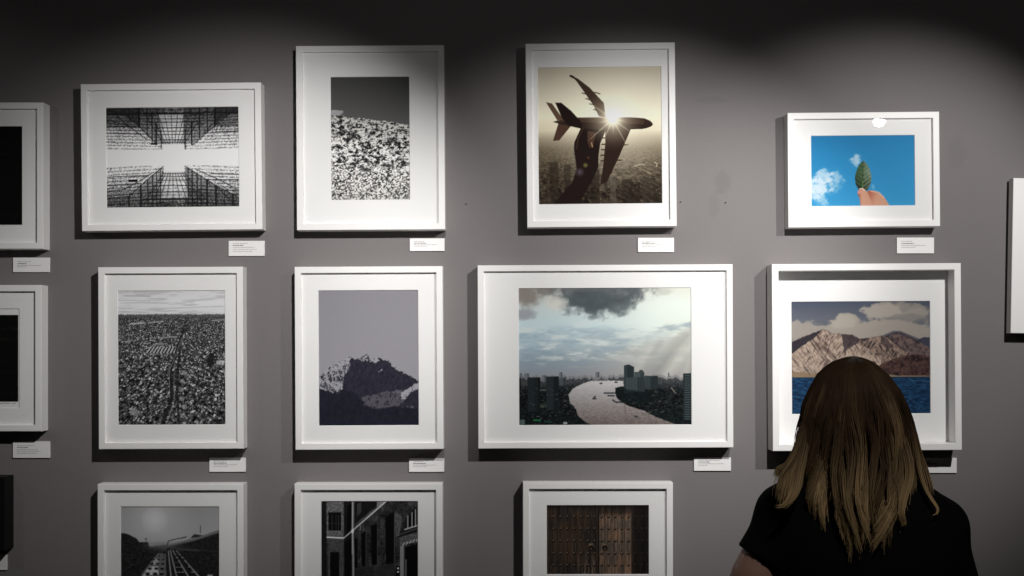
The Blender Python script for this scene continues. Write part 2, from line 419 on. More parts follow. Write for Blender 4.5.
def pic_city():
    p = Pic(117.7, 290.5, 225.3, 425).zoom(110, 280, 3.72)
    x, y = p.U()
    p.grad([(38, g3(172)), (85, g3(182)), (122, g3(176)), (129, g3(160)), (560, g3(60))])
    st = fbm(x / 60, y / 5, 71, 4)
    p.blend((y < 128) * smooth(.48, .72, st) * .55, 138)
    p.line([(55, 58), (150, 60)], 5, 130, .6); p.line([(150, 108), (420, 98)], 5, 150, .5)
    h = 127 + (fbm(x / 6, y * 0, 72, 2) - .5) * 5
    m = np.clip((y - h) * .8, 0, 1)
    v = np.clip((y - 127) / 410, 0, 1)
    s = 3.0 + 10.5 * v
    # rooftops: jittered cells that grow towards the bottom
    lw = np.log(y.clip(128) - 95) * 36
    uu = (x - 260) / s * 1.05 + 60
    t = fbm(uu, lw, 73, 3, .75)
    t2 = fbm(uu * 2.1 + lw * .3, lw * 1.9, 75, 2, .8)
    g = np.clip(62 + (t - .5) * 170 + (t2 - .5) * 190, 8, 215)
    g = np.where(t2 * t > .40, g + 55, g) * np.interp(v, [0, .05, .2, 1], [.85, .8, .9, .92])
    p.blend(m, np.clip(g, 6, 205))
    p.blend(m * smooth(.06, 0, v) * .7, 78)
    for a, b, c2, sh in ((75, 163, 130, 175), (145, 158, 200, 150), (300, 190, 330, 60), (380, 152, 428, 130), (190, 215, 250, 130), (165, 240, 210, 130)):
        p.line([(a, b), (c2, b - 4)], 6, sh, .7)
    for i in range(9):
        p.line([(138 + i * 12.5, 270), (152 + i * 12, 250)], 5, 165, .8); p.line([(145 + i * 12.5, 270), (158 + i * 12, 252)], 4, 25, .8)
    p.poly([(268, 195), (275, 172), (292, 168), (300, 185), (280, 198)], 30, .45, warp=2)
    p.poly([(362, 320), (362, 290), (374, 268), (386, 275), (386, 320)], 24, .9)
    p.rect(395, 300, 425, 315, 170, .7)
    p.line([(275, 190), (250, 255), (226, 335), (230, 440), (190, 545)], 8, 22, .8, 15)
    p.line([(268, 215), (240, 290), (221, 340), (220, 430)], 2.5, 120, .7)
    p.line([(238, 455), (205, 545)], 3, 130, .7)
    p.line([(262, 250), (252, 320), (248, 430), (258, 545)], 7, 24, .7, 11)
    p.line([(240, 300), (238, 440)], 5, 95, .5)
    for i in range(6):
        r = random.Random(70 + i); p.disc(272 + r.uniform(-8, 8), 345 + i * 32, 9, 9, 140, .55)
    p.poly([(70, 480), (95, 475), (108, 495), (95, 508), (75, 500)], 165, .55, warp=2.5, wscale=1.5)
    return p

def pic_peak():
    p = Pic(318.4, 290.1, 418.6, 425.7).zoom(310, 340, 6.065)
    x, y = p.U()
    base = np.interp(y, [-310, 0, 240], [138, 146, 152])
    p.img = np.stack([base, base * .985, base * 1.02], -1) + ((fbm(x / 3, y / 3, 80, 2) - .5) * 12)[..., None]
    sky = [(40, 240), (55, 235), (75, 205), (110, 170), (160, 145), (205, 120), (245, 103), (270, 118), (300, 115), (340, 90), (356, 103), (370, 130), (405, 105), (440, 118), (480, 130), (500, 165), (540, 185), (600, 215), (640, 240), (655, 252), (670, 250), (670, 540), (40, 540)]
    t = .5 * fbm(x / 13 + y / 40, y / 17, 81, 4, .7) + .5 * fbm(x / 7, y / 15 - x / 30, 87, 3, .7)
    rock = np.stack([44 + (t - .5) * 46, 43 + (t - .5) * 46, 54 + (t - .5) * 46], -1)
    p.blend(p.cover(sky, warp=1.9, wscale=1.5), np.clip(rock, 10, 120))
    n = .55 * fbm(x / 16 + y / 40, y / 24 - x / 30, 82, 3, .7) + .45 * fbm(x / 5, y / 6, 86, 3, .8)
    def snow(pts, thr, c=(158, 157, 162), a=1):
        p.blend(p.cover(pts, warp=1.6, wscale=1.8) * smooth(thr - .08, thr + .10, n) * a, c)
    snow([(52, 235), (75, 205), (110, 170), (160, 145), (205, 120), (248, 100), (235, 180), (205, 215), (190, 335), (130, 315), (55, 290)], .46)
    snow([(60, 215), (160, 145), (248, 101), (238, 140), (190, 160), (110, 190)], .36)
    snow([(300, 115), (345, 92), (358, 125), (310, 128)], .43); snow([(362, 135), (405, 104), (428, 125), (395, 138)], .36)
    snow([(412, 193), (436, 173), (440, 182), (424, 198)], .5)
    snow([(310, 350), (460, 312), (560, 322), (575, 370), (540, 402), (400, 418), (330, 395)], .42, (92, 89, 96), .9)
    snow([(500, 310), (560, 300), (560, 325), (480, 322)], .4, (110, 107, 114), .8)
    snow([(552, 322), (600, 290), (668, 250), (668, 292), (610, 318), (575, 368), (552, 358)], .33, (160, 158, 164))
    snow([(560, 405), (660, 405), (660, 415), (560, 418)], .45, (110, 108, 115), .8)
    dk = np.stack([31 + (t - .5) * 26, 32 + (t - .5) * 26, 43 + (t - .5) * 28], -1)
    p.blend(p.cover([(40, 300), (130, 320), (200, 300), (290, 330), (330, 395), (400, 425), (540, 405), (670, 415), (670, 540), (40, 540)], warp=2.2, wscale=3) * .9, dk)
    p.blend(smooth(470, 520, y) * .5, (28, 32, 48))
    return p

def pic_river():
    p = Pic(518.6, 287.8, 691.5, 425.2)
    x, y = p.X, p.Y
    L = np.array
    # sky
    left = [(287, (178, 176, 168)), (305, (196, 204, 202)), (325, (190, 208, 212)), (345, (168, 186, 194)), (362, (138, 152, 162)), (378, (140, 142, 148))]
    right = [(287, (206, 204, 190)), (305, (216, 222, 212)), (325, (214, 222, 214)), (345, (186, 188, 180)), (362, (158, 158, 154)), (378, (140, 134, 134))]
    def g(st): return np.stack([np.interp(y, [q[0] for q in st], [q[1][i] for q in st]) for i in range(3)], -1)
    w = smooth(525, 690, x)[..., None]
    p.img = g(left) * (1 - w) + g(right) * w
    s1 = fbm(x / 17 + y / 30, y / 4.2 - x / 90, 91, 6, .6)
    p.blend(smooth(.50, .72, s1) * smooth(318, 330, y) * smooth(372, 352, y) * .75, (212, 216, 212))
    p.blend(smooth(.50, .30, s1) * smooth(322, 334, y) * smooth(374, 356, y) * .45, (134, 154, 168))
    p.glow(660, 312, 48, (222, 228, 220), .6, 1.1)
    p.glow(684, 340, 34, (214, 214, 196), .5, 1)
    # grey cloud bank low on the right with sun rays
    eb = np.interp(x, [575, 610, 640, 668, 692], [362, 351, 342, 334, 329]) + (fbm(x / 9, y / 9, 93, 4) - .5) * 12
    p.blend(smooth(0, 9, y - eb) * smooth(570, 640, x) * .55, (170, 168, 162))
    for a, wd, al in (([(700, 318), (664, 380)], 9, .30), ([(668, 322), (632, 380)], 10, .22), ([(700, 345), (684, 380)], 6, .25)):
        d, t = p.segd(a[0], a[1]); p.blend(np.clip(1 - d / wd, 0, 1) * al, (222, 220, 204))
    for a, wd, al in (([(692, 330), (648, 380)], 10, .34), ([(660, 342), (640, 378)], 6, .2), ([(696, 350), (690, 380)], 6, .4)):
        d, t = p.segd(a[0], a[1]); p.blend(np.clip(1 - d / wd, 0, 1) * al, (116, 116, 114))
    q8 = 1 - np.abs((y - np.interp(x, [650, 692], [333, 325])) / 5) + (fbm(x / 7, y / 2.2, 97, 4) - .5) * 1.6; p.blend(smooth(.1, .9, q8) * smooth(648, 668, x) * .6, (130, 146, 156))
    q9 = 1 - np.hypot((x - 594) / 13, (y - 338) / 4.5) + (fbm(x / 5, y / 2.5, 98, 4) - .5) * 1.2; p.blend(smooth(.1, .8, q9) * .45, (160, 172, 176))
    # big dark cloud and the brown ones at the left
    n = fbm(x / 8, y / 7, 95, 6, .58)
    q = 1 - np.hypot((x - 602) / 58, (y - 286) / 36)
    p.blend(smooth(.02, .36, q + (n - .5) * .6) , np.stack([92 + (n - .5) * 60 - (y - 300) * .2, 98 + (n - .5) * 60, 100 + (n - .5) * 58], -1))
    q2 = 1 - np.hypot((x - 592) / 30, (y - 301) / 14); p.blend(smooth(.05, .5, q2 + (n - .5) * .5) * .7, (74, 82, 86))
    q3 = 1 - np.hypot((x - 524) / 26, (y - 294) / 20); p.blend(smooth(.05, .8, q3 + (n - .5) * .8) * .85, (124, 114, 108))
    q4 = 1 - np.hypot((x - 524) / 18, (y - 314) / 9); p.blend(smooth(.1, .6, q4 + (n - .5) * .6) * .7, (136, 136, 142))
    q5 = 1 - np.hypot((x - 545) / 12, (y - 290) / 9); p.blend(smooth(.1, .6, q5 + (n - .5) * .7) * .7, (110, 104, 100))
    q6 = 1 - np.hypot((x - 556) / 16, (y - 303) / 10); p.blend(smooth(.1, .6, q6 + (n - .5) * .9) * .55, (212, 204, 192))
    q7 = 1 - np.hypot((x - 664) / 14, (y - 292) / 5); p.blend(smooth(.1, .6, q7 + (n - .5) * .6) * .45, (170, 168, 158))
    # land
    p.zoom(510, 350, 5.39)
    zx, zy = p.U()
    t = fbm(x / 1.5, y / 1.0, 101, 3, .8)
    far = smooth(365, 345, zy * 0 + 355)  # placeholder tone
    hz = 150 + (fbm(x / 2.2, y * 0, 102, 2) - .5) * 26
    p.blend(np.clip((zy - hz + 14) / 6, 0, 1) * .55, (112, 110, 112))
    p.blend(np.clip((zy - hz) / 8, 0, 1), np.stack([62 + (t - .5) * 60, 64 + (t - .5) * 60, 66 + (t - .5) * 60], -1))
    near = smooth(165, 230, zy)
    p.blend(near, np.clip(np.stack([15 + (t - .5) * 120, 21 + (t - .5) * 118, 22 + (t - .5) * 112], -1), 5, 130))
    p.blend(smooth(290, 400, zy) * .5, (16, 24, 26))
    river = [(435, 166), (470, 162), (520, 163), (610, 168), (612, 196), (590, 198), (570, 203), (565, 235), (578, 262), (605, 285), (645, 305), (720, 328), (780, 360), (912, 408), (912, 415), (440, 415), (432, 402), (392, 378), (362, 350), (355, 318), (322, 282), (314, 240), (338, 208), (392, 180)]
    rp = fbm(x / 2.2, y / .8, 105, 3, .7)
    rc = np.stack([np.interp(zy, [165, 230, 300, 410], a) for a in ([190, 166, 142, 104], [186, 162, 134, 94], [184, 161, 131, 90])], -1)
    rc = rc + ((rp - .5) * np.interp(zy, [165, 300, 410], [14, 38, 72]))[..., None]
    p.blend(p.cover(river, warp=.5, wscale=1.5), np.clip(rc, 40, 225))
    p.line([(425, 163), (490, 165), (560, 161)], 3, (70, 72, 76), .9)
    for a in range(430, 560, 22): p.line([(a, 163), (a, 170)], 3, (80, 80, 84), .8)
    def bld(x0, y0, x1, y1, c, win=0, wc=None):
        p.rect(x0, y0, x1, y1, c)
        p.rect(x0 + (x1 - x0) * .62, y0, x1, y1, tuple(v * .72 for v in c))
        if win:
            yy = y0 + 5
            while yy < y1 - 3:
                p.line([(x0 + 3, yy), (x1 - 3, yy)], 2, wc or tuple(v * 1.5 for v in c), .4); yy += win
    for a in ((50, 122, 62, 150), (78, 124, 102, 150), (170, 135, 195, 170), (264, 118, 282, 160), (284, 142, 302, 185), (460, 119, 481, 148), (850, 124, 858, 148)):
        bld(*a, (104, 110, 116))
    bld(264, 150, 300, 190, (72, 80, 84))
    bld(46, 150, 58, 410, (16, 24, 26)); bld(93, 146, 162, 330, (30, 37, 39), 9); bld(130, 150, 162, 330, (25, 31, 33), 9)
    bld(195, 141, 262, 325, (29, 36, 38), 9); p.rect(196, 150, 228, 320, (38, 46, 48), .6)
    p.rect(160, 210, 196, 220, (110, 120, 110), .5); p.rect(160, 290, 196, 310, (80, 100, 80), .4)
    bld(725, 140, 797, 212, (48, 56, 58), 8); p.rect(758, 150, 772, 210, (30, 37, 39), .7)
    bld(670, 118, 722, 225, (64, 72, 74), 8); p.disc(706, 116, 12, 8, (54, 62, 64))
    p.poly([(613, 84), (640, 78), (668, 92), (668, 235), (613, 235)], (36, 44, 47)); p.rect(613, 86, 630, 235, (56, 66, 69), .6)
    bld(624, 148, 722, 226, (58, 66, 68), 8)
    for a in (640, 656, 672, 688, 704): p.line([(a, 148), (a, 226)], 3, (34, 46, 50), .7)
    p.poly([(565, 205), (600, 195), (640, 215), (760, 230), (800, 260), (700, 300), (620, 280), (575, 262)], (14, 22, 24), .65, warp=1.2, wscale=2)
    bld(933, 128, 985, 380, (32, 38, 40))
    for yy in range(140, 375, 13): p.line([(942, yy), (980, yy)], 5, (78, 92, 92), .75)
    p.line([(868, 205), (892, 235)], 6, (150, 142, 130), .7)
    r = random.Random(9)
    for i in range(60):
        a, b = r.choice([(r.uniform(55, 320), r.uniform(200, 400)), (r.uniform(640, 930), r.uniform(220, 340))])
        sh = r.uniform(80, 150); p.line([(a, b), (a + r.uniform(4, 16), b)], 3, (sh, sh, sh * .97), .55)
    p.line([(128, 376), (162, 378)], 8, (30, 120, 70), .9); p.line([(185, 383), (225, 388)], 5, (40, 90, 70), .8); p.disc(296, 393, 12, 7, (170, 180, 180), .8); p.rect(52, 374, 78, 402, (96, 112, 108), .8)
    for a in ([(507, 232), (560, 232)], [(528, 246), (560, 247)], [(552, 270), (575, 284)], [(580, 280), (608, 282)], [(446, 262), (462, 262)], [(452, 256), (458, 250)], [(672, 358), (684, 360)], [(486, 180), (494, 180)], [(566, 174), (576, 174)]):
        p.line(a, 8, (40, 42, 46), .9)
    p.line([(618, 300), (628, 405)], 10, (96, 84, 80), .3)
    return p

def pic_lake():
    p = Pic(791.5, 301.2, 930.5, 414).zoom(785, 295, 4.606)
    x, y = p.U()
    p.grad([(30, (84, 92, 106)), (110, (108, 112, 120)), (200, (150, 148, 144)), (250, (150, 148, 144))])
    n = fbm(x / 44, y / 32, 111, 6, .58)
    def cl(cx, cy, rx, ry, c=(178, 170, 156), a=1):
        q = 1 - np.hypot((x - cx) / rx, (y - cy) / ry)
        p.blend(smooth(.05, .30, q + (n - .5) * 1.0) * a, c)
    cl(520, 85, 190, 55, (158, 152, 142)); cl(455, 78, 120, 40, (186, 178, 164), .9); cl(600, 92, 80, 30, (180, 172, 160), .6); cl(560, 112, 150, 28, (140, 136, 130), .6)
    cl(280, 140, 120, 62); cl(100, 160, 140, 50, (170, 163, 152)); cl(400, 160, 240, 60, (176, 168, 154)); cl(560, 175, 170, 55, (174, 166, 154)); cl(270, 128, 70, 36, (192, 184, 168), .7)
    cl(170, 128, 60, 16, (104, 108, 116), .7)
    def shade(c0, c1, seed, sx, sy, sk):
        t = fbm((x + y * sk) / sx, (y - x * .1) / sy, seed, 5, .6)
        t3 = fbm((x - y * sk * .8) / sx, (y + x * .1) / sy, seed + 60, 5, .6); wm = smooth(.42, .58, fbm(x / 50, y / 40, seed + 90, 3))
        t = t * wm + t3 * (1 - wm); t = 1.0 - np.abs(2 * t - 1) * 2.0 + (fbm(x / 9, y / 11, seed + 30, 4) - .5) * .9
        t = np.clip(t, 0, 1)[..., None]
        return np.array(c0) * (1 - t) + np.array(c1) * t
    p.poly([(610, 208), (640, 195), (680, 198), (680, 300), (600, 300)], (70, 72, 86))
    p.blend(p.cover([(440, 200), (500, 172), (530, 172), (570, 188), (620, 215), (680, 255), (680, 330), (440, 330)], warp=.4), shade((58, 50, 56), (128, 108, 100), 113, 22, 40, .5))
    p.line([(450, 195), (500, 174), (530, 174), (620, 212)], 16, (62, 62, 74), .6)
    p.blend(p.cover([(250, 178), (310, 182), (345, 200), (390, 198), (440, 186), (475, 200), (520, 240), (575, 270), (600, 300), (400, 340), (250, 320)], warp=.5), shade((62, 52, 52), (170, 146, 128), 114, 14, 45, .7))
    p.blend(p.cover([(25, 215), (100, 182), (178, 155), (215, 172), (260, 180), (280, 240), (330, 222), (380, 245), (440, 300), (450, 360), (25, 378)], warp=.5), shade((104, 88, 80), (204, 182, 160), 115, 15, 70, .8))
    p.poly([(25, 218), (100, 184), (176, 156), (130, 200), (70, 240), (25, 275)], (50, 47, 55), .92, warp=1, wscale=2)
    p.poly([(258, 180), (310, 184), (350, 205), (330, 225), (285, 250), (275, 280), (268, 230)], (62, 54, 58), .75, warp=1.2, wscale=2)
    p.poly([(440, 188), (475, 205), (500, 240), (480, 250), (440, 225)], (58, 50, 52), .6, warp=1.2, wscale=2)
    for i in range(16):
        r = random.Random(i + 3); a = r.uniform(130, 255); b = r.uniform(175, 240)
        p.line([(a, b), (a - r.uniform(5, 25), b + r.uniform(25, 60))], 5, (92, 72, 66), .5, 2)
    p.line([(30, 322), (140, 350), (210, 372)], 5, (150, 140, 130), .6)
    p.poly([(25, 350), (150, 362), (680, 368), (680, 382), (25, 382)], (148, 124, 96), .8)
    p.blend(p.cover([(435, 322), (500, 295), (560, 278), (610, 274), (680, 288), (680, 374), (520, 372), (435, 360)], warp=.6), shade((44, 32, 34), (100, 74, 66), 117, 26, 20, .2))
    p.poly([(30, 378), (680, 378), (680, 560), (25, 560)], (26, 58, 90))
    wv = fbm(x / 16, y / 5, 118, 4, .65)
    p.blend((y > 379) * smooth(.46, .62, wv) * .75, (44, 88, 124)); p.blend((y > 379) * smooth(.46, .3, wv) * .7, (14, 34, 58))
    p.line([(30, 381), (670, 381)], 4, (24, 46, 66), .8); p.line([(540, 392), (670, 400)], 3, (90, 120, 150), .5)
    return p

def pic_traffic():
    p = Pic(120.5, 506.4, 219.3, 641, 1.6).zoom(115, 500, 7.58)
    x, y = p.U()
    b = np.interp(y, [45, 250, 360], [118, 132, 128])
    p.img = np.repeat(b[..., None], 3, 2)
    p.glow(300, 150, 330, 162, .8, 1.2); p.glow(300, 150, 105, 178, .55, .6)
    t = fbm(x / 10, y / 8, 121, 4, .65)
    dk = np.clip(26 + (t - .5) * 44, 4, 90)
    p.blend(p.cover([(40, 250), (75, 252), (120, 268), (160, 290), (185, 320), (250, 318), (262, 350), (420, 345), (560, 300), (700, 262), (800, 225), (800, 1200), (40, 1200)], warp=.5), dk)
    p.blend(smooth(420, 335, y) * smooth(300, 345, y) * np.clip(1 - abs(x - 370) / 190, 0, 1) * .8, 96)
    p.poly([(262, 352), (410, 338), (600, 290), (800, 222), (800, 246), (600, 312), (410, 352), (262, 362)], 74)
    p.line([(405, 345), (600, 296), (800, 232)], 5, 150, .6)
    for i in range(18): p.line([(420 + i * 21, 338 - i * 5.8), (420 + i * 21, 346 - i * 5.6)], 3, 25, .8)
    p.line([(398, 338), (405, 312), (440, 300), (460, 298)], 6, 40); p.line([(470, 292), (485, 292)], 8, 45); p.line([(497, 290), (540, 280)], 9, 50)
    p.poly([(570, 290), (600, 258), (630, 262), (665, 268), (640, 280)], 40); p.line([(648, 250), (648, 196)], 6, 52)
    p.line([(236, 318), (236, 292)], 4, 52); p.disc(236, 294, 8, 5, 50)
    p.poly([(300, 430), (330, 400), (388, 410), (380, 1100), (160, 1100), (200, 560)], 128, .55, warp=.8, wscale=2)
    p.poly([(258, 505), (330, 500), (330, 560), (205, 580)], 186, .75, warp=.8, wscale=2); p.rect(290, 445, 330, 490, 170, .6)
    p.poly([(395, 365), (412, 365), (420, 1100), (375, 1100)], 26)
    for xa, xb, w in ((420, 470, 8), (440, 560, 10), (468, 640, 6), (405, 425, 6)):
        p.line([(xa, 385), (xb, 585), (xb + (xb - xa) * 1.2, 830)], 6, 150, .8, 13)
    r = random.Random(4)
    for la, lb in ((432, 490), (452, 520), (480, 600), (345, 300), (375, 350), (320, 240)):
        for i in range(9):
            k = (i / 8) ** 1.5; a = la + (lb - la) * k * 1.4; bb = 390 + 260 * k; sz = 6 + 26 * k
            p.disc(a, bb, sz * .75, sz * .62, 16, .9); p.line([(a - sz * .4, bb - sz * .5), (a + sz * .4, bb - sz * .5)], sz * .22, 165, .8)
    for i in range(60):
        a, bb = r.uniform(50, 780), r.uniform(380, 900)
        p.line([(a, bb), (a + r.uniform(4, 22), bb + r.uniform(-3, 3))], 4, r.uniform(60, 120), .5)
    p.line([(480, 372), (640, 385)], 9, 66, .8); p.line([(540, 362), (800, 395)], 5, 60, .6); p.rect(700, 565, 740, 585, 160, .8)
    return p

def pic_alley():
    p = Pic(321, 501, 418.1, 647, 1.7).zoom(315, 495, 7.11)
    x, y = p.U()
    br = .5 + (fbm(x / 5, y / 4, 131, 4, .8) - .5) * 1.5; bg = fbm(x / 40, y / 50, 133, 3)
    tex = np.clip(34 + (br - .5) * 70 + (bg - .5) * 50, 4, 120)
    p.img = np.repeat(tex[..., None], 3, 2)
    p.poly([(40, 40), (80, 40), (85, 600), (40, 600)], 10, .8)
    p.blend(p.cover([(85, 40), (205, 40), (205, 300), (85, 300)]), np.clip(74 + (br - .5) * 100, 10, 140))
    p.blend(p.cover([(92, 312), (205, 312), (205, 600), (92, 600)]), np.clip(52 + (br - .5) * 70, 10, 110))
    p.rect(95, 122, 188, 252, 8)
    for a in (122, 150, 168): p.line([(a, 145), (a, 245)], 4, 62, .7)
    p.line([(98, 200), (186, 200)], 4, 48, .7)
    p.rect(108, 400, 172, 1000, 6); p.line([(106, 404), (174, 404)], 4, 74, .7)
    p.line([(88, 300), (205, 306)], 9, 205, .9); p.line([(88, 312), (200, 316)], 6, 70, .7)
    p.rect(205, 40, 262, 600, 12, .82)
    p.poly([(232, 75), (262, 60), (262, 230), (225, 275)], 4)
    # long facade to the right, stone course and pipe
    p.poly([(283, 45), (475, 45), (283, 205)], 10, .8)
    p.poly([(300, 60), (330, 52), (330, 120), (300, 150)], 55, .7); p.poly([(440, 42), (500, 42), (460, 78), (440, 85)], 120, .7)
    p.line([(205, 306), (270, 250), (385, 150), (505, 45)], 7, 158, .9, 12); p.line([(300, 205), (400, 122), (490, 45)], 5, 88, .8)
    p.line([(270, 40), (268, 250), (272, 420), (276, 1020)], 11, 112, .9, 16); p.line([(267, 40), (266, 420)], 4, 170, .7)
    p.disc(268, 256, 10, 16, 190, .7); p.line([(322, 215), (322, 250)], 5, 130, .8)
    for a in ([(280, 312), (303, 300), (303, 515), (280, 520)], [(328, 275), (362, 258), (362, 505), (333, 512)], [(398, 222), (444, 200), (444, 495), (404, 500)], [(500, 165), (565, 112), (562, 485), (505, 490)], [(212, 340), (262, 300), (262, 560), (215, 600)]):
        p.poly(a, 4)
    for a in ([(362, 258), (362, 505)], [(444, 200), (444, 495)], [(565, 120), (565, 480)]): p.line(a, 5, 66, .6)
    p.poly([(280, 520), (400, 505), (570, 490), (575, 1020), (280, 1020)], 26, .55)
    for i in range(7): p.line([(420, 508 + i * 12), (570, 500 + i * 18)], 3, 62, .6)
    # arch and doorway
    p.poly([(590, 300), (620, 230), (650, 150), (690, 100), (735, 75), (735, 260)], 22, .9)
    p.poly([(640, 240), (655, 170), (700, 118), (735, 95), (735, 225)], 6)
    for a in (660, 690, 715): p.line([(a, 235 - (a - 660) * .2), (a, 150 - (a - 660) * .8)], 7, 150, .8)
    p.line([(640, 245), (735, 215)], 10, 150, .8); p.line([(575, 298), (735, 245)], 11, 14); p.line([(578, 290), (735, 236)], 4, 88, .8)
    p.blend(p.cover([(600, 305), (735, 262), (735, 335), (605, 362)]), np.clip(62 + (br - .5) * 90, 5, 150))
    for i in range(5): p.line([(625 + i * 24, 358 - i * 8), (635 + i * 24, 342 - i * 8)], 7, 165, .8)
    p.rect(605, 360, 632, 1020, 120, .8); p.rect(632, 375, 640, 1020, 40)
    p.poly([(640, 370), (735, 350), (735, 1020), (640, 1020)], 4); p.rect(640, 460, 652, 1020, 100, .7)
    p.rect(575, 500, 605, 1020, 8); p.rect(584, 515, 597, 527, 210, .9); p.rect(584, 540, 597, 552, 200, .9)
    p.blend(p.cover([(572, 120), (620, 150), (600, 290), (572, 300)]), np.clip(60 + (br - .5) * 90, 5, 140))
    return p

def pic_door():
    p = Pic(546.5, 505, 649, 574.6).zoom(510, 470, 5.433)
    x, y = p.U()
    pl = np.floor((x - 198) / 18.5)
    grain = fbm(x / 2.2, y / 60, 141, 4, .65); blot = fbm(x / 40, y / 60, 143, 3)
    v = 30 + (grain - .5) * 42 + (hashcell(pl, pl * 0, 145) - .5) * 10
    warm = smooth(.35, .75, blot)
    p.img = np.stack([v * (1.05 + .28 * warm), v * (.93 + .10 * warm), v * .82], -1)
    lit = smooth(480, 488, x) * smooth(665, 655, x) * smooth(225, 260, y)
    p.img = p.img * (1 + lit * .75 * (.6 + .5 * blot))[..., None] + (lit * 10)[..., None] * np.array([1.15, .95, .75])
    p.img *= (1 - .5 * smooth(650, 680, x))[..., None]
    p.img *= (1 - .45 * smooth(225, 190, y))[..., None]
    p.glow(300, 400, 130, (72, 52, 36), .35, 1)
    p.blend(smooth(330, 440, x) * smooth(470, 455, x) * smooth(430, 520, y) * smooth(.45, .7, grain) * .6, (110, 100, 90))
    for i in range(31): p.line([(198 + 18.5 * i, 190), (198 + 18.5 * i, 575)], 2, (10, 7, 6), .6)
    p.line([(481, 190), (481, 575)], 7, (12, 9, 8)); p.line([(474, 190), (474, 575)], 3, (72, 60, 50), .6)
    for yy in (253, 318, 384, 452, 516):
        for i, xx in enumerate((200, 237, 274, 311, 349, 386, 424, 460, 498, 535, 571, 608, 643, 682, 718, 745)):
            p.disc(xx, yy + 2, 7.5, 7.5, (14, 10, 8)); p.disc(xx - 1, yy - 2, 4, 3.5, (104, 92, 78) if xx < 660 else (50, 44, 38), .8)
    for xx in (441, 515):
        p.disc(xx, 412, 17, 17, (58, 50, 40)); p.disc(xx, 424, 14, 16, (16, 12, 10)); p.disc(xx - 3, 405, 8, 5, (92, 80, 62), .8); p.disc(xx, 428, 5, 6, (80, 60, 40), .7)
    return p

def pic_dark(rect, seed):
    p = Pic(*rect, k=1.0)
    p.img[:] = 4
    for yy, a in ((.16, 14), (.28, 16), (.53, 9), (.66, 8), (.9, 13)):
        Y = rect[1] + (rect[3] - rect[1]) * yy
        m = np.clip(1 - abs(p.Y - Y) / 2.2, 0, 1) * smooth(.4, .7, fbm(p.X / 4, p.Y / 2, seed))
        p.blend(m * .8, (a, a * .9, a * .6))
    return p

def build_print(pic, matlevel, to_local, y, parent):
    """grid mesh with the drawing stored as reflectance in a colour attribute"""
    lin = s2l(np.clip(pic.img, 0, 255) / 255.0) / s2l(np.array(matlevel) / 255.0) * 0.86
    lin = np.clip(lin, 0.0015, 0.9)
    nx, ny = pic.nx, pic.ny
    lx0, lz0 = to_local(pic.r[0], pic.r[1]); lx1, lz1 = to_local(pic.r[2], pic.r[3])
    gx, gz = np.meshgrid(np.linspace(lx0, lx1, nx), np.linspace(lz0, lz1, ny))
    V = np.stack([gx, np.full_like(gx, y), gz], -1).reshape(-1, 3)
    i = np.arange(nx * ny).reshape(ny, nx)
    Q = np.stack([i[1:, :-1], i[1:, 1:], i[:-1, 1:], i[:-1, :-1]], -1).reshape(-1, 4)
    o = big_mesh('photograph', V, Q, M_PRINT, parent, smooth=False)
    at = o.data.color_attributes.new('print', 'FLOAT_COLOR', 'POINT')
    rgba = np.concatenate([lin.reshape(-1, 3), np.ones((nx * ny, 1))], 1).astype(np.float32)
    at.data.foreach_set('color', rgba.ravel())
    return o

# ------------------------------------------------------------------ room
def structure(name, x0, x1, y0, y1, z0, z1, mat):
    v, f = box_vf(x0, x1, y0, y1, z0, z1)
    return tag(mesh_obj(name, v, f, mat), kind='structure')
structure('wall_back', -3.6, 3.6, 0.0, 0.12, 0.0, 3.2, M_WALL)
structure('floor', -3.6, 3.6, -5.0, 0.12, -0.1, 0.0, M_FLOOR)
structure('ceiling', -3.6, 3.6, -5.0, 0.12, 3.2, 3.3, M_CEIL)

# ------------------------------------------------------------------ frames
def ring_mesh(hw, hh, prof):
    """sweep a profile (inset, y) around a rectangle: mitred corners, closed loop"""
    V = []; Fc = []
    n = len(prof)
    for sx, sz in ((-1, -1), (1, -1), (1, 1), (-1, 1)):
        for d, y in prof:
            V.append((sx * (hw - d), y, sz * (hh - d)))
    for c in range(4):
        a = c * n; b = ((c + 1) % 4) * n
        for i in range(n):
            j = (i + 1) % n
            Fc.append((a + i, b + i, b + j, a + j))
    return V, Fc

def fix_normals(o):
    bm = bmesh.new(); bm.from_mesh(o.data)
    bmesh.ops.recalc_face_normals(bm, faces=bm.faces)
    bm.to_mesh(o.data); bm.free()

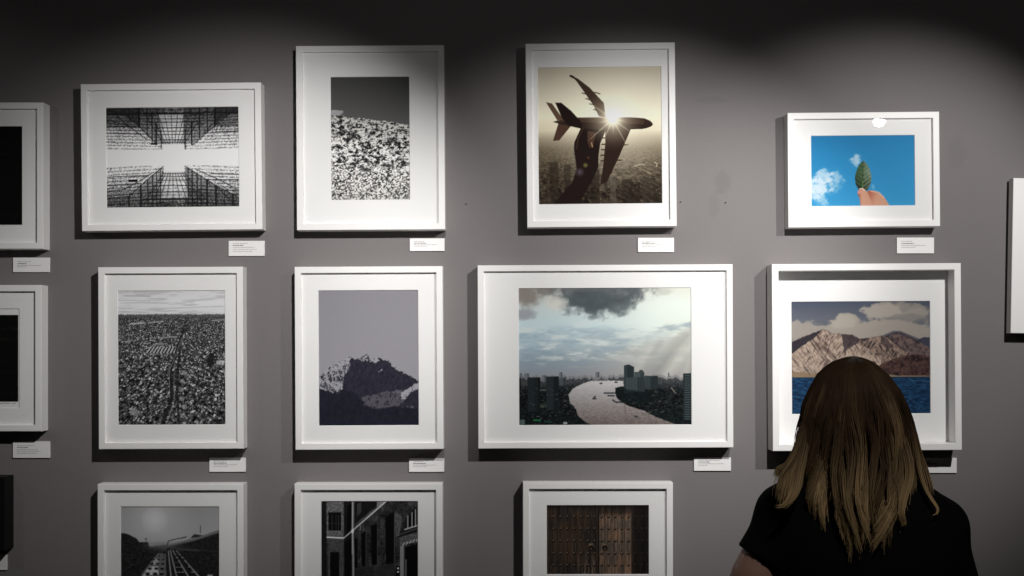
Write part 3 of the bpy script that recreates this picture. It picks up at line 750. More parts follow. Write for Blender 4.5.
def picture_frame(label, box, rot, pic, level, t=0.045, w=0.0172, lip=0.006, deep=None, mat_win=None, frame_mat=None, cat='picture'):
    """box = outer front edges in photo pixels; deep = distance from lip to mat board (shadow box)"""
    x0, y0, x1, y1 = box
    d = D - t
    cx, cz = (wx((x0 + x1) / 2, d), wz((y0 + y1) / 2, d))
    hw = (x1 - x0) / 2 * d / F; hh = (y1 - y0) / 2 * d / F
    root = empty('picture_frame', (cx, -0.0006, cz), (0, -rot, 0))
    tag(root, label, cat, 'framed pictures on the grey wall')
    fm = frame_mat or M_WHITE
    ymat = -t + (deep if deep else lip + 0.0025)          # mat board surface
    b = 0.0013
    prof = [(0, 0), (0, -t + b), (b * .4, -t + b * .3), (b, -t), (w - b, -t), (w - b * .4, -t + b * .3), (w, -t + b), (w, ymat + 0.004), (w - 0.006, ymat + 0.004), (w - 0.006, 0)]
    V, Fc = ring_mesh(hw, hh, prof)
    fr = mesh_obj('frame', V, Fc, fm, root); fix_normals(fr)
    # backing board closes the frame behind the mat
    v, f = box_vf(-hw + w - 0.005, hw - w + 0.005, ymat + 0.0042, -0.002, -hh + w - 0.005, hh - w + 0.005)
    mesh_obj('backing_board', v, f, M_MAT, root)
    def loc(px, py, yy):
        dd = D + yy
        return wx(px, dd) - cx, wz(py, dd) - cz
    ypr = ymat + 0.0024
    build_print(pic, level, lambda a, bb: loc(a, bb, ypr), ypr, root)
    # mat board with a bevelled window
    win = mat_win or pic.r
    ax, az = loc(win[0], win[3], ymat); bx, bz = loc(win[2], win[1], ymat)
    ow, oh = hw - w + 0.004, hh - w + 0.004
    bev = 0.0011; yb = ymat + 0.0020
    O = [(-ow, -oh), (ow, -oh), (ow, oh), (-ow, oh)]
    I = [(ax, az), (bx, az), (bx, bz), (ax, bz)]
    I2 = [(ax + bev, az + bev), (bx - bev, az + bev), (bx - bev, bz - bev), (ax + bev, bz - bev)]
    V = [(p[0], ymat, p[1]) for p in O] + [(p[0], ymat, p[1]) for p in I] + [(p[0], yb, p[1]) for p in I2] + [(p[0], yb, p[1]) for p in O]
    Fc = []
    for i in range(4):
        j = (i + 1) % 4
        Fc += [(i, j, 4 + j, 4 + i), (4 + i, 4 + j, 8 + j, 8 + i), (8 + i, 8 + j, 12 + j, 12 + i), (12 + i, 12 + j, j, i)]
    mb = mesh_obj('mat_board', V, Fc, M_MAT, root); fix_normals(mb)
    yg = -t + lip
    gw, gh = hw - w + 0.0006, hh - w + 0.0006
    v = [(-gw, yg, -gh), (gw, yg, -gh), (gw, yg, gh), (-gw, yg, gh)]
    mesh_obj('glass', v, [(0, 1, 2, 3)], M_GLASS, root)
    return root, (cx, cz)

picture_frame('white-framed black-and-white photo of skyscrapers seen from below against a white cross of sky', (81.2, 83.2, 261.6, 230.3), .010, pic_towers(), (178, 178, 176))
picture_frame('white-framed black-and-white photo of a stony hillside under dark grey sky', (296.3, 45.5, 444.5, 229.9), .006, pic_hill(), (221, 221, 219))
picture_frame('white-framed sepia photo of a hand holding a model aeroplane against the sun', (526.3, 43, 675.8, 226.8), .010, pic_plane(), (208, 208, 205))
picture_frame('small white-framed photo of a green leaf held up to a blue sky', (787.9, 112.2, 939.7, 226.9), .009, pic_leaf(), (243, 239, 236))
picture_frame('white-framed grey aerial photo of a dense city cut by one straight road', (98.4, 267, 243.2, 449), .004, pic_city(), (184, 184, 182))
picture_frame('white-framed photo of a dark snowy mountain under plain lilac grey sky', (295, 266.5, 443, 449.5), .0055, pic_peak(), (234, 234, 232))
picture_frame('large white-framed photo of a river bending between city towers under a dark cloud', (477.9, 264.8, 733, 448.1), .0045, pic_river(), (226, 224, 222), w=.0165)
picture_frame('deep white box frame with a photo of tan mountains over a blue lake', (772.3, 263.6, 961.4, 450.6), .006, pic_lake(), (266, 266, 260), t=.062, deep=.048, w=.0178)
picture_frame('white-framed grey photo of hazy road traffic under a pale sun', (97.6, 484, 243.6, 666), .001, pic_traffic(), (176, 176, 174))
picture_frame('white-framed black photo of a narrow brick alley with tall windows', (294.5, 483.7, 442.5, 666.5), .001, pic_alley(), (170, 170, 167))
picture_frame('white-framed photo of a studded brown wooden double door with ring handles', (522.9, 482.6, 673, 597), .001, pic_door(), (168, 169, 167))
rd = (-112, 126, 22.3, 225.2)
picture_frame('white-framed nearly black photo cut off by the left edge, upper of two', (-137, 102.4, 43.3, 248.9), 0, pic_dark(rd, 151), (140, 140, 138))
rd = (-112, 314.9, 18.3, 401.7)
sig, sc_ = picture_frame('white-framed black print with a handwritten line below it, at the left edge', (-138.5, 285, 41.5, 431.4), 0, pic_dark(rd, 161), (138, 138, 136), mat_win=(-113.5, 308.6, 19.5, 408.3))
# paper sheet of the print that shows inside the mat window, and the pencil line written on it
yy = -0.045 + 0.006 + 0.0025 + 0.0027
def sl(px, py, y=yy): return wx(px, D + y) - sc_[0], y, wz(py, D + y) - sc_[1]
mesh_obj('print_paper', [sl(-115, 410), sl(21, 410), sl(21, 307), sl(-115, 307)], [(0, 1, 2, 3)], M_MAT, sig)
V = []; Fc = []; rr = random.Random(8); px = -2.0
while px < 16:
    h = rr.uniform(.5, 1.6); wd = rr.uniform(.25, .8)
    a = sl(px, 403.9, yy - .0004); b_ = sl(px + wd, 403.9 - h, yy - .0004); c_ = sl(px + wd + .35, 403.9 - h, yy - .0004); d_ = sl(px + .35, 403.9, yy - .0004)
    n0 = len(V); V += [a, d_, c_, b_]; Fc.append((n0, n0 + 1, n0 + 2, n0 + 3)); px += wd + rr.choice([.2, .3, 1.0])
mesh_obj('pencil_writing', V, Fc, M_INK, sig)

# black frame at the lower left edge and the white panel at the right edge
picture_frame('plain black-framed picture at the lower left edge', (-110, 477, 5.0, 550.5), 0, pic_dark((-95, 489, -9, 537), 171), (8, 8, 8), frame_mat=M_BLACKF, t=.055)
for ch in bpy.data.objects:
    if ch.parent and ch.parent.get('label', '').startswith('plain black') and ch.name.startswith(('mat_board', 'backing')):
        ch.data.materials[0] = M_BLACKF

def panel(label, box, rot, t):
    x0, y0, x1, y1 = box; d = D - t
    cx, cz = wx((x0 + x1) / 2, d), wz((y0 + y1) / 2, d)
    hw, hh = (x1 - x0) / 2 * d / F, (y1 - y0) / 2 * d / F
    root = empty('wall_panel', (cx, -.0006, cz), (0, -rot, 0)); tag(root, label, 'panel')
    b = .0012
    V = []; Fc = []
    loops = [(0, -.012), (0, -t + b), (b, -t)]
    for dd, y in loops:
        V += [(-hw + dd, y, -hh + dd), (hw - dd, y, -hh + dd), (hw - dd, y, hh - dd), (-hw + dd, y, hh - dd)]
    for l in range(2):
        for i in range(4):
            j = (i + 1) % 4; Fc.append((l * 4 + i, l * 4 + j, l * 4 + 4 + j, l * 4 + 4 + i))
    Fc += [(8, 9, 10, 11), (3, 2, 1, 0)]
    fix_normals(mesh_obj('board', V, Fc, M_WHITE, root))
    v, f = box_vf(-hw + .012, hw - .012, -.013, 0, -hh + .012, hh - .012)
    mesh_obj('mounting_batten', v, f, M_BLACKF, root)
panel('blank white panel cut off by the right edge of the view', (1012, 179.3, 1160, 334.5), -.018, .040)

# ------------------------------------------------------------------ caption cards
def caption_card(label, box, lines, seed, bold_i=1):
    x0, y0, x1, y1 = box; t = .005; d = D - t
    cx, cz = wx((x0 + x1) / 2, d), wz((y0 + y1) / 2, d)
    hw, hh = (x1 - x0) / 2 * d / F, (y1 - y0) / 2 * d / F
    b = .0004; V = []; Fc = []
    for dd, y in ((0, 0), (0, -t + b), (b, -t)):
        V += [(-hw + dd, y, -hh + dd), (hw - dd, y, -hh + dd), (hw - dd, y, hh - dd), (-hw + dd, y, hh - dd)]
    for l in range(2):
        for i in range(4):
            j = (i + 1) % 4; Fc.append((l * 4 + i, l * 4 + j, l * 4 + 4 + j, l * 4 + 4 + i))
    Fc += [(8, 9, 10, 11), (3, 2, 1, 0)]
    o = mesh_obj('caption_card', V, Fc, M_CARD, None, loc=(cx, .0003, cz)); fix_normals(o)
    tag(o, label, 'caption card', 'caption cards beside the pictures')
    r = random.Random(seed)
    for k, (ty, wid) in enumerate(lines):
        V = []; Fc = []
        bold = k == bold_i
        h = .0018 if bold else .0013
        x = -hw + .12 * hw * 2; xe = x + wid * hw * 2; z = hh - ty * 2 * hh
        while x < xe:
            for q in range(r.randint(2, 8)):
                lw = h * r.uniform(.45, .75)
                if x + lw > xe: break
                hi = h * r.choice([1, 1, 1.35]); 
                v, f = box_vf(x, x + lw, -t - .00025, -t + .0001, z - h * .5, z - h * .5 + hi, len(V)); V += v; Fc += f
                x += lw + h * (.12 if bold else .22)
            x += h * .7
        if V: mesh_obj('text_line', V, Fc, M_INK if bold else M_INKL, o)
    return o
L4 = [(.17, .42), (.30, .30), (.44, .60), (.57, .66), (.70, .55)]
L3 = [(.24, .30), (.38, .36), (.50, .66), (.62, .40)]
caption_card('caption card below the right corner of the skyscraper photo', (228.6, 240.8, 264.5, 256), L4, 1)
caption_card('caption card below the right corner of the stony hillside photo', (409.8, 238.4, 444.5, 251), L3, 2)
caption_card('caption card below the right corner of the sepia aeroplane photo', (637.9, 237.8, 674, 252), L3, 3)
caption_card('caption card below the right corner of the leaf photo', (897, 237.5, 934.1, 253.3), L3, 4)
caption_card('caption card below the right corner of the aerial city photo', (209.3, 457.8, 245.6, 471.8), L3, 5)
caption_card('caption card below the right corner of the dark mountain photo', (409, 458.4, 444.1, 471.9), L3, 6)
caption_card('caption card below the right corner of the large river photo', (694, 457.7, 731, 470.9), [(.2, .6), (.33, .32), (.46, .68), (.58, .25)], 7)
caption_card('caption card half hidden behind the hair, below the lake photo', (919, 458, 956.8, 473), L3, 8)
caption_card('caption card below the upper dark picture at the left edge', (12.9, 257.6, 49.5, 272.1), [(.28, .38), (.42, .26), (.54, .68), (.64, .26)], 9)
caption_card('caption card below the signed black print at the left edge', (12.7, 441.4, 49.7, 458), [(.25, .46), (.37, .30), (.50, .56), (.62, .64), (.73, .53)], 10)
caption_card('caption card below the black frame at the lower left edge', (-30, 555, 6.7, 570), L3, 11)

# ------------------------------------------------------------------ small nails left in the wall
def nail(label, px, py):
    bm = bmesh.new()
    bmesh.ops.create_cone(bm, cap_ends=True, segments=12, radius1=.0016, radius2=.0013, depth=.0016, matrix=Matrix.Translation((0, -.0045, 0)) @ Matrix.Rotation(math.pi / 2, 4, 'X'))
    bmesh.ops.create_cone(bm, cap_ends=True, segments=8, radius1=.0007, radius2=.0007, depth=.006, matrix=Matrix.Translation((0, -.002, 0)) @ Matrix.Rotation(math.pi / 2, 4, 'X'))
    me = bpy.data.meshes.new('nail'); bm.to_mesh(me); bm.free(); me.materials.append(M_BLACKF)
    o = bpy.data.objects.new('nail', me); COL.objects.link(o); o.location = (wx(px), 0, wz(py))
    tag(o, label, 'nail', 'bare nails in the wall')
nail('tiny bare nail in the wall to the right of the stony hillside photo', 466.5, 204)
nail('tiny bare nail in the wall just right of the sepia aeroplane photo', 680.5, 202)
nail('tiny bare nail in the wall midway between the aeroplane and leaf photos', 725.5, 202.5)

# ------------------------------------------------------------------ light and camera
def spot(name, loc, target, energy, angle, blend, col=(1, .985, .965), radius=.022):
    l = bpy.data.lights.new(name, 'SPOT'); l.energy = energy; l.color = col
    l.spot_size = math.radians(angle); l.spot_blend = blend; l.shadow_soft_size = radius
    o = bpy.data.objects.new(name, l); COL.objects.link(o)
    o.location = loc
    o.rotation_euler = (Vector(target) - Vector(loc)).to_track_quat('-Z', 'Y').to_euler()
    return o
LZ = EYE + .82
K = 200.0
spot('track_spotlight', (1.37, -1.3, LZ + .014), (1.00, 0, EYE + .16), K * .33, 59, .75, radius=.018)
spot('track_spotlight', (.74, -1.3, LZ), (.31, 0, EYE + .09), K * .42, 62, .85)
spot('track_spotlight', (-.12, -1.3, LZ), (-.74, 0, EYE + .10), K * .425, 62, 1)
spot('track_spotlight', (-1.95, -1.3, LZ), (-1.58, 0, EYE - .112), K * .017, 80, .40)
# wide spill of the reflector lamps
spot('lamp_spill', (1.37, -1.3, LZ + .014), (1.037, 0, EYE - .1), K * .010, 150, .6)
spot('lamp_spill', (-.12, -1.3, LZ), (-.389, 0, EYE - .1), K * .013, 150, .6)
spot('lamp_spill', (-1.95, -1.3, LZ), (-1.58, 0, EYE - .1), K * .006, 150, .6)
spot('hair_fill_spot', (.62, -2.6, 3.1), (.66, -1.12, 1.40), 66, 21, 1, radius=.05)  # added fill spot, brightens the visitor's hair from above and behind

w = bpy.data.worlds.new('World'); SC.world = w; w.use_nodes = True
w.node_tree.nodes['Background'].inputs['Color'].default_value = (1, .96, .92, 1)
w.node_tree.nodes['Background'].inputs['Strength'].default_value = .0025

cam = bpy.data.cameras.new('camera'); cam.sensor_width = 36; cam.lens = F / 1024 * 36
cam.shift_y = (HY - 288) / 1024; cam.clip_start = .05
co = bpy.data.objects.new('camera', cam); COL.objects.link(co)
co.location = (0, -D, EYE); co.rotation_euler = (math.pi / 2, 0, 0)
SC.camera = co
SC.view_settings.view_transform = 'Standard'; SC.view_settings.look = 'None'
SC.view_settings.gamma = 1; SC.view_settings.use_curve_mapping = False
SC.view_settings.exposure = 0

# ------------------------------------------------------------------ the visitor
PX, PY = .643, -1.0
visitor = empty('person', (PX, PY, 0))
tag(visitor, 'person in black T-shirt with long brown hair fading to blonde, facing the lake photo', 'person')

class Field:
    """signed distance grid, meshed with surface nets into one continuous skin"""
    def __init__(s, lo, hi, h):
        s.lo = np.array(lo, float); s.h = h
        n = np.ceil((np.array(hi) - s.lo) / h).astype(int) + 1
        s.ax = [s.lo[i] + h * np.arange(n[i]) for i in range(3)]
        s.d = np.full(n, 1.0)
    def _win(s, lo, hi):
        sl = []
        for i in range(3):
            a = int(np.clip(np.floor((lo[i] - s.lo[i]) / s.h), 0, len(s.ax[i]) - 1)); b = int(np.clip(np.ceil((hi[i] - s.lo[i]) / s.h) + 1, a + 1, len(s.ax[i])))
            sl.append(slice(a, b))
        g = np.meshgrid(*[s.ax[i][sl[i]] for i in range(3)], indexing='ij')
        return tuple(sl), g
    def _add(s, sl, d, k, sub=False):
        o = s.d[sl]
        if sub:
            h = np.clip(.5 - .5 * (o + d) / k, 0, 1); s.d[sl] = o * (1 - h) - d * h + k * h * (1 - h)
        else:
            h = np.clip(.5 + .5 * (o - d) / k, 0, 1); s.d[sl] = o * (1 - h) + d * h - k * h * (1 - h)
    def cone(s, a, b, ra, rb, k=.012, flat=1.0, off=0.0):
        a = np.array(a, float); b = np.array(b, float); ra += off; rb += off
        m = max(ra, rb) + .06
        sl, (X, Y, Z) = s._win(np.minimum(a, b) - m, np.maximum(a, b) + m)
        v = b - a; L = v @ v + 1e-12
        t = np.clip(((X - a[0]) * v[0] + (Y - a[1]) * v[1] + (Z - a[2]) * v[2]) / L, 0, 1)
        d = np.sqrt((X - a[0] - t * v[0]) ** 2 + ((Y - a[1] - t * v[1]) / flat) ** 2 + (Z - a[2] - t * v[2]) ** 2) - (ra + (rb - ra) * t)
        s._add(sl, d, k)
    def ell(s, c, r, k=.02, off=0.0, sub=False):
        c = np.array(c, float); r = np.array(r, float) + off
        sl, (X, Y, Z) = s._win(c - r - .06, c + r + .06)
        q = np.sqrt(((X - c[0]) / r[0]) ** 2 + ((Y - c[1]) / r[1]) ** 2 + ((Z - c[2]) / r[2]) ** 2)
        q2 = np.sqrt(((X - c[0]) / r[0] ** 2) ** 2 + ((Y - c[1]) / r[1] ** 2) ** 2 + ((Z - c[2]) / r[2] ** 2) ** 2) + 1e-9
        s._add(sl, q * (q - 1) / q2, k, sub)
    def cut(s, p, n, where=None):
        """remove what lies on the side n points to (optionally only inside a box)"""
        p = np.array(p, float); n = np.array(n, float); n /= np.linalg.norm(n)
        lo, hi = where if where else (s.lo, s.lo + s.h * np.array(s.d.shape))
        sl, (X, Y, Z) = s._win(lo, hi)
        s.d[sl] = np.maximum(s.d[sl], (X - p[0]) * n[0] + (Y - p[1]) * n[1] + (Z - p[2]) * n[2])
    def mesh(s, name, mat, parent):
        d = s.d; S = d < 0
        nx, ny, nz = d.shape
        cs = (nx - 1, ny - 1, nz - 1)
        acc = np.zeros(cs + (3,)); cnt = np.zeros(cs)
        corner = lambda o: (slice(o[0], o[0] + cs[0]), slice(o[1], o[1] + cs[1]), slice(o[2], o[2] + cs[2]))
        for axis in range(3):
            for u in (0, 1):
                for v in (0, 1):
                    o = [0, 0, 0]; oth = [i for i in range(3) if i != axis]
                    o[oth[0]] = u; o[oth[1]] = v; o2 = list(o); o2[axis] = 1
                    A = d[corner(o)]; B = d[corner(o2)]
                    m = (A < 0) != (B < 0)
                    t = np.where(m, A / (A - B + 1e-20), 0)
                    for i in range(3):
                        acc[..., i] += np.where(m, (t if i == axis else o[i]), 0)
                    cnt += m
        act = cnt > 0
        idx = np.full(cs, -1); idx[act] = np.arange(act.sum())
        ijk = np.stack(np.nonzero(act), -1)
        V = s.lo + s.h * (ijk + acc[act] / cnt[act][:, None])
        Q = []
        for axis in range(3):
            a = [slice(None)] * 3; b = [slice(None)] * 3
            a[axis] = slice(0, -1); b[axis] = slice(1, None)
            A = S[tuple(a)]; B = S[tuple(b)]
            e = np.stack(np.nonzero(A != B), -1)
            u, v = [(1, 2), (2, 0), (0, 1)][axis]
            e = e[(e[:, u] > 0) & (e[:, v] > 0) & (e[:, u] < cs[u]) & (e[:, v] < cs[v])]
            du = np.eye(3, dtype=int)[u]; dv = np.eye(3, dtype=int)[v]
            g = lambda q: idx[q[:, 0], q[:, 1], q[:, 2]]
            quad = np.stack([g(e - du - dv), g(e - dv), g(e), g(e - du)], -1)
            inn = S[e[:, 0], e[:, 1], e[:, 2]]
            quad[~inn] = quad[~inn][:, ::-1]
            Q.append(quad)
        Q = np.concatenate(Q); Q = Q[(Q >= 0).all(1)]
        return big_mesh(name, V, Q, mat, parent)

LS, RS = (-.137, -.005, 1.343), (.146, -.005, 1.318)
LE, RE = (-.262, -.02, 1.075), (.206, .01, 1.055)
LW, RW = (-.262, .075, .845), (.175, .150, .850)
LH, RH = (-.150, -.0, 0), (.085, 0, .86)

def torso(fd, off=0.0, k=.03):
    fd.cone((0, -.02, 1.43), (0, -.035, 1.34), .050, .058, k, off=off)
    fd.cone((-.02, -.03, 1.412), LS, .046, .040, k, off=off); fd.cone((.02, -.03, 1.392), RS, .046, .040, k, off=off)
    fd.ell((0, -.01, 1.23), (.158, .105, .155), k, off)
    fd.ell((-.065, -.035, 1.27), (.085, .078, .11), k, off); fd.ell((.065, -.035, 1.27), (.085, .078, .11), k, off)
    fd.ell((-.07, .075, 1.195), (.066, .055, .062), k, off); fd.ell((.07, .075, 1.195), (.066, .055, .062), k, off)
    fd.ell((0, 0, 1.05), (.128, .092, .16), k, off)
    fd.ell((0, -.005, .91), (.163, .108, .115), k, off)
    fd.ell((-.075, -.06, .865), (.085, .075, .085), k, off); fd.ell((.075, -.06, .865), (.085, .075, .085), k, off)
def legs(fd, off=0.0, k=.02):
    for s in (-1, 1):
        fd.cone((s * .088, -.01, .86), (s * .095, .0, .47), .085, .054, k, off=off)
        fd.cone((s * .095, .0, .47), (s * .098, -.015, .33), .052, .053, k, off=off)
        fd.cone((s * .098, -.015, .33), (s * .10, -.02, .085), .052, .035, k, off=off)
def arm(fd, S, E, Wr, off=0.0, k=.015):
    S = np.array(S); E = np.array(E); Wr = np.array(Wr)
    fd.cone(S, S + (E - S) * .45, .048, .041, k, off=off)
    fd.cone(S + (E - S) * .45, E, .041, .034, k, off=off)
    fd.cone(E, E + (Wr - E) * .3, .034, .036, k, off=off)
    fd.cone(E + (Wr - E) * .3, Wr, .036, .024, k, off=off)

b = Field((-.36, -.20, -.01), (.34, .27, 1.66), .0055)
torso(b); legs(b)
for S_, E_, W_ in ((LS, LE, LW), (RS, RE, RW)):
    arm(b, S_, E_, W_)
    W_ = np.array(W_); f = (W_ - np.array(E_)); f /= np.linalg.norm(f)
    sd = -1 if W_[0] < 0 else 1
    fwd = np.array([-sd * .25, .95, 0.0]); fwd -= f * (fwd @ f); fwd /= np.linalg.norm(fwd)     # towards the thumb
    palmn = np.cross(f, fwd)
    if palmn[0] * sd > 0: palmn = -palmn                                                        # palm faces the thigh
    b.cone(W_, W_ + f * .045, .024, .022, .012)
    for q in (-1.5, -.5, .5, 1.5):
        kn = W_ + f * (.088 - .004 * abs(q)) + fwd * q * .0195
        b.cone(W_ + f * .03 + fwd * q * .011, kn, .016, .0125, .012)
        ln = {1.5: .066, .5: .076, -.5: .070, -1.5: .055}[q]
        p1 = kn + f * ln * .45 + palmn * .006; p2 = p1 + f * ln * .30 + palmn * .012; p3 = p2 + f * ln * .2 + palmn * .013
        b.cone(kn, p1, .0100, .0092, .004); b.cone(p1, p2, .0092, .0084, .004); b.cone(p2, p3, .0084, .0072, .004)
    t0 = W_ + f * .028 + fwd * .02; t1 = t0 + f * .032 + fwd * .026 + palmn * .008; t2 = t1 + f * .028 + fwd * .008 + palmn * .008
    b.cone(t0, t1, .015, .0115, .008); b.cone(t1, t2, .0112, .0088, .004)
# neck, head and face
b.cone((0, -.025, 1.33), (0, .0, 1.47), .056, .052, .02)
b.ell((0, -.003, 1.516), (.066, .086, .092), .02); b.ell((0, .03, 1.475), (.058, .068, .078), .02)
b.ell((0, .058, 1.425), (.034, .034, .030), .02)
b.cone((0, .094, 1.515), (0, .108, 1.472), .010, .013, .012); b.ell((-.012, .098, 1.467), (.010, .010, .008), .006); b.ell((.012, .098, 1.467), (.010, .010, .008), .006)
b.ell((-.031, .100, 1.512), (.017, .014, .012), .010, sub=True); b.ell((.031, .100, 1.512), (.017, .014, .012), .010, sub=True)
b.cone((-.045, .074, 1.533), (-.014, .09, 1.531), .008, .009, .012); b.cone((.045, .074, 1.533), (.014, .09, 1.531), .008, .009, .012)
b.cone((-.018, .090, 1.445), (.018, .090, 1.445), .006, .006, .006); b.cone((-.014, .090, 1.437), (.014, .090, 1.437), .007, .007, .006)
for s in (-1, 1):
    b.ell((s * .066, .0, 1.492), (.009, .019, .031), .006); b.ell((s * .074, .006, 1.494), (.006, .010, .016), .005, sub=True)
    b.cone((s * .10, -.03, .04), (s * .112, .12, .028), .036, .026, .02); b.ell((s * .10, -.055, .035), (.032, .034, .034), .02)
b.mesh('body', M_SKIN, visitor)
for s in (-1, 1):
    for nm, r, yy, m in (('eye', .0115, .083, M_EYE),):
        bm = bmesh.new(); bmesh.ops.create_uvsphere(bm, u_segments=16, v_segments=10, radius=r)
        me = bpy.data.meshes.new('eye'); bm.to_mesh(me); bm.free(); me.materials.append(m)
        e = bpy.data.objects.new('eye', me); COL.objects.link(e); e.parent = visitor; e.location = (s * .031, yy, 1.511)
        bm = bmesh.new(); bmesh.ops.create_cone(bm, cap_ends=True, segments=16, radius1=.0058, radius2=.004, depth=.002)
        me = bpy.data.meshes.new('iris'); bm.to_mesh(me); bm.free(); me.materials.append(M_IRIS)
        i_ = bpy.data.objects.new('iris', me); COL.objects.link(i_); i_.parent = e; i_.location = (0, r - .0002, 0); i_.rotation_euler = (-math.pi / 2, 0, 0)

# T-shirt
t = Field((-.33, -.22, .80), (.33, .22, 1.47), .005)
torso(t, .010, .03)
t.cut((0, 0, .86), (0, 0, -1)); t.cut((0, -.02, 1.418), (0, .35, 1))
for S_, E_, q in ((LS, LE, .36), (RS, RE, .50)):
    S_ = np.array(S_); E_ = np.array(E_)
    t.cone(S_ + np.array([0, 0, -.016]), S_ + (E_ - S_) * q, .049, .053, .03)
Lc = np.array(LS) + (np.array(LE) - np.array(LS)) * .335
t.cut(Lc, (-.50, .0, -.87), ((-.33, -.22, 1.0), (-.135, .22, 1.36)))
Rc = np.array(RS) + (np.array(RE) - np.array(RS)) * .47
t.cut(Rc, (.2, .0, -.97), ((.165, -.22, 1.0), (.33, .22, 1.30)))
t.mesh('t_shirt', M_SHIRT, visitor)

tr = Field((-.25, -.22, .05), (.25, .18, 1.0), .007)
legs(tr, .010)
tr.ell((0, -.005, .91), (.163, .108, .115), .03, .004)
tr.ell((-.075, -.06, .865), (.085, .075, .085), .03, .006); tr.ell((.075, -.06, .865), (.085, .075, .085), .03, .006)
tr.cut((0, 0, .95), (0, 0, 1)); tr.cut((0, 0, .075), (0, 0, -1))
tr.mesh('trousers', M_JEANS, visitor)
for s in (-1, 1):
    sh = Field((s * .105 - .07, -.12, -.005), (s * .105 + .07, .18, .12), .005)
    sh.cone((s * .10, -.03, .042), (s * .112, .125, .030), .043, .033, .02); sh.ell((s * .10, -.058, .042), (.039, .040, .044), .02)
    sh.cone((s * .10, -.02, .05), (s * .10, -.02, .085), .042, .042, .02)
    sh.cut((0, 0, .092), (0, 0, 1)); sh.cut((0, 0, .001), (0, 0, -1))
    sh.mesh('shoe', M_SHOE, visitor)

# ---------------------------------------------------------------- hair
def hair_mat():
    m, nt, bs = new_mat('hair')
    a = nt.nodes.new('ShaderNodeAttribute'); a.attribute_name = 'dye'
    nt.links.new(a.outputs['Color'], bs.inputs['Base Color'])
    bs.inputs['Roughness'].default_value = .5; bs.inputs['Specular IOR Level'].default_value = .08
    return m
M_HAIR = hair_mat()
rng = np.random.default_rng(77)
PYS = [356, 358, 362, 367, 375, 390, 405, 420, 440, 452, 462, 480, 500, 515, 530, 550]
LEFT = [854, 845, 834, 827, 819, 811.5, 806, 803, 801, 800, 799, 798, 800, 807, 815, 828]
RIGHT = [854, 863, 873, 880, 889, 900, 907, 912, 917, 919, 921, 923, 923, 920, 914, 904]
BACK = [.004, .028, .052, .068, .086, .104, .112, .115, .114, .114, .116, .124, .134, .140, .143, .145]
FRNT = [0, .030, .055, .070, .084, .094, .096, .094, .088, .082, .078, .074, .072, .070, .070, .070]
def hair_pos(py, th, w):
    """photo height, angle round the head (0 = back, +-pi = forehead), layer -> position relative to the person"""
    l = np.interp(py, PYS, LEFT); r = np.interp(py, PYS, RIGHT)
    c = (l + r) / 2; hwid = (r - l) / 2
    cs = np.cos(th)
    dep = np.where(cs > 0, np.interp(py, PYS, BACK), np.interp(py, PYS, FRNT))
    y = -dep * cs * w
    d = 2.2 + np.minimum(y, 0)
    x = (c + hwid * np.sin(th) * w - HX) * d / F - PX
    z = EYE + (HY - py) * d / F
    return np.stack([x, y, z + 0 * x], -1)

NS, MP = 13000, 28
th0 = rng.uniform(-1, 1, NS); th0 = np.sign(th0) * np.abs(th0) ** .9 * math.radians(165)
w0 = 1 - .22 * rng.random(NS) ** 1.6
NL = 46
lock = np.floor((th0 / math.radians(165) + 1) / 2 * NL + rng.normal(0, .35, NS)).clip(0, NL - 1).astype(int) + NL * (rng.random(NS) < .35)
Lth = ((np.arange(2 * NL) % NL + .5) / NL * 2 - 1) * math.radians(165) + rng.normal(0, .03, 2 * NL)
Lamp = rng.uniform(2.5, 8.0, 2 * NL); Lfr = rng.uniform(1.1, 1.7, 2 * NL); Lph = rng.uniform(0, 6.28, 2 * NL)
Llen = rng.normal(-4, 7, 2 * NL); Ltone = rng.normal(0, 1, 2 * NL); Lcurl = rng.normal(0, 7, 2 * NL); Ldep = rng.normal(0, .009, 2 * NL)
def end_py(th):
    a = np.abs(np.degrees(th))
    return np.interp(a, [0, 15, 35, 55, 75, 95, 130, 170], [546, 545, 540, 534, 524, 512, 496, 480])
tt = np.linspace(0, 1, MP)[None, :]
start = rng.random(NS) ** 2.5 * .14
T = start[:, None] + (1 - start[:, None]) * tt
pe = end_py(Lth[lock]) + Llen[lock] + rng.normal(0, 6, NS) - 22 * rng.random(NS) ** 2
py = 356.3 + (pe[:, None] - 356.3) * T ** 1.75
# the strands at the forehead sweep round to the sides
ath = np.abs(th0)[:, None]
open_ = np.radians(112) + 0 * T
drop = smooth(356, 400, py)
th = np.where(ath > open_, ath + (open_ - np.radians(8) * rng.random(NS)[:, None] - ath) * drop, ath) * np.sign(th0)[:, None]
cl = smooth(.28, .95, T) * .74
lt = np.clip(np.abs(Lth[lock]), 0, math.radians(112)) * np.sign(Lth[lock])
th = th * (1 - cl) + lt[:, None] * cl
Pp = hair_pos(py, th, w0[:, None] + 0 * T)
wav = smooth(.30, .95, T)
sway = Lamp[lock][:, None] * np.sin(2 * np.pi * Lfr[lock][:, None] * T * 1.6 + Lph[lock][:, None]) * wav + Lcurl[lock][:, None] * smooth(.78, 1.02, T) ** 1.6
S_PX = 2.2 / F
Pp[..., 0] += sway * S_PX * np.cos(th) + rng.normal(0, 1.0, NS)[:, None] * S_PX * smooth(.2, 1, T)
Pp[..., 1] += (np.abs(Lamp[lock][:, None]) * np.cos(2 * np.pi * Lfr[lock][:, None] * T * 1.6 + Lph[lock][:, None]) * wav * S_PX * 1.1 + Ldep[lock][:, None] * wav)
Pp[..., 2] += np.abs(Lcurl[lock])[:, None] * .35 * S_PX * smooth(.92, 1.0, T) ** 2
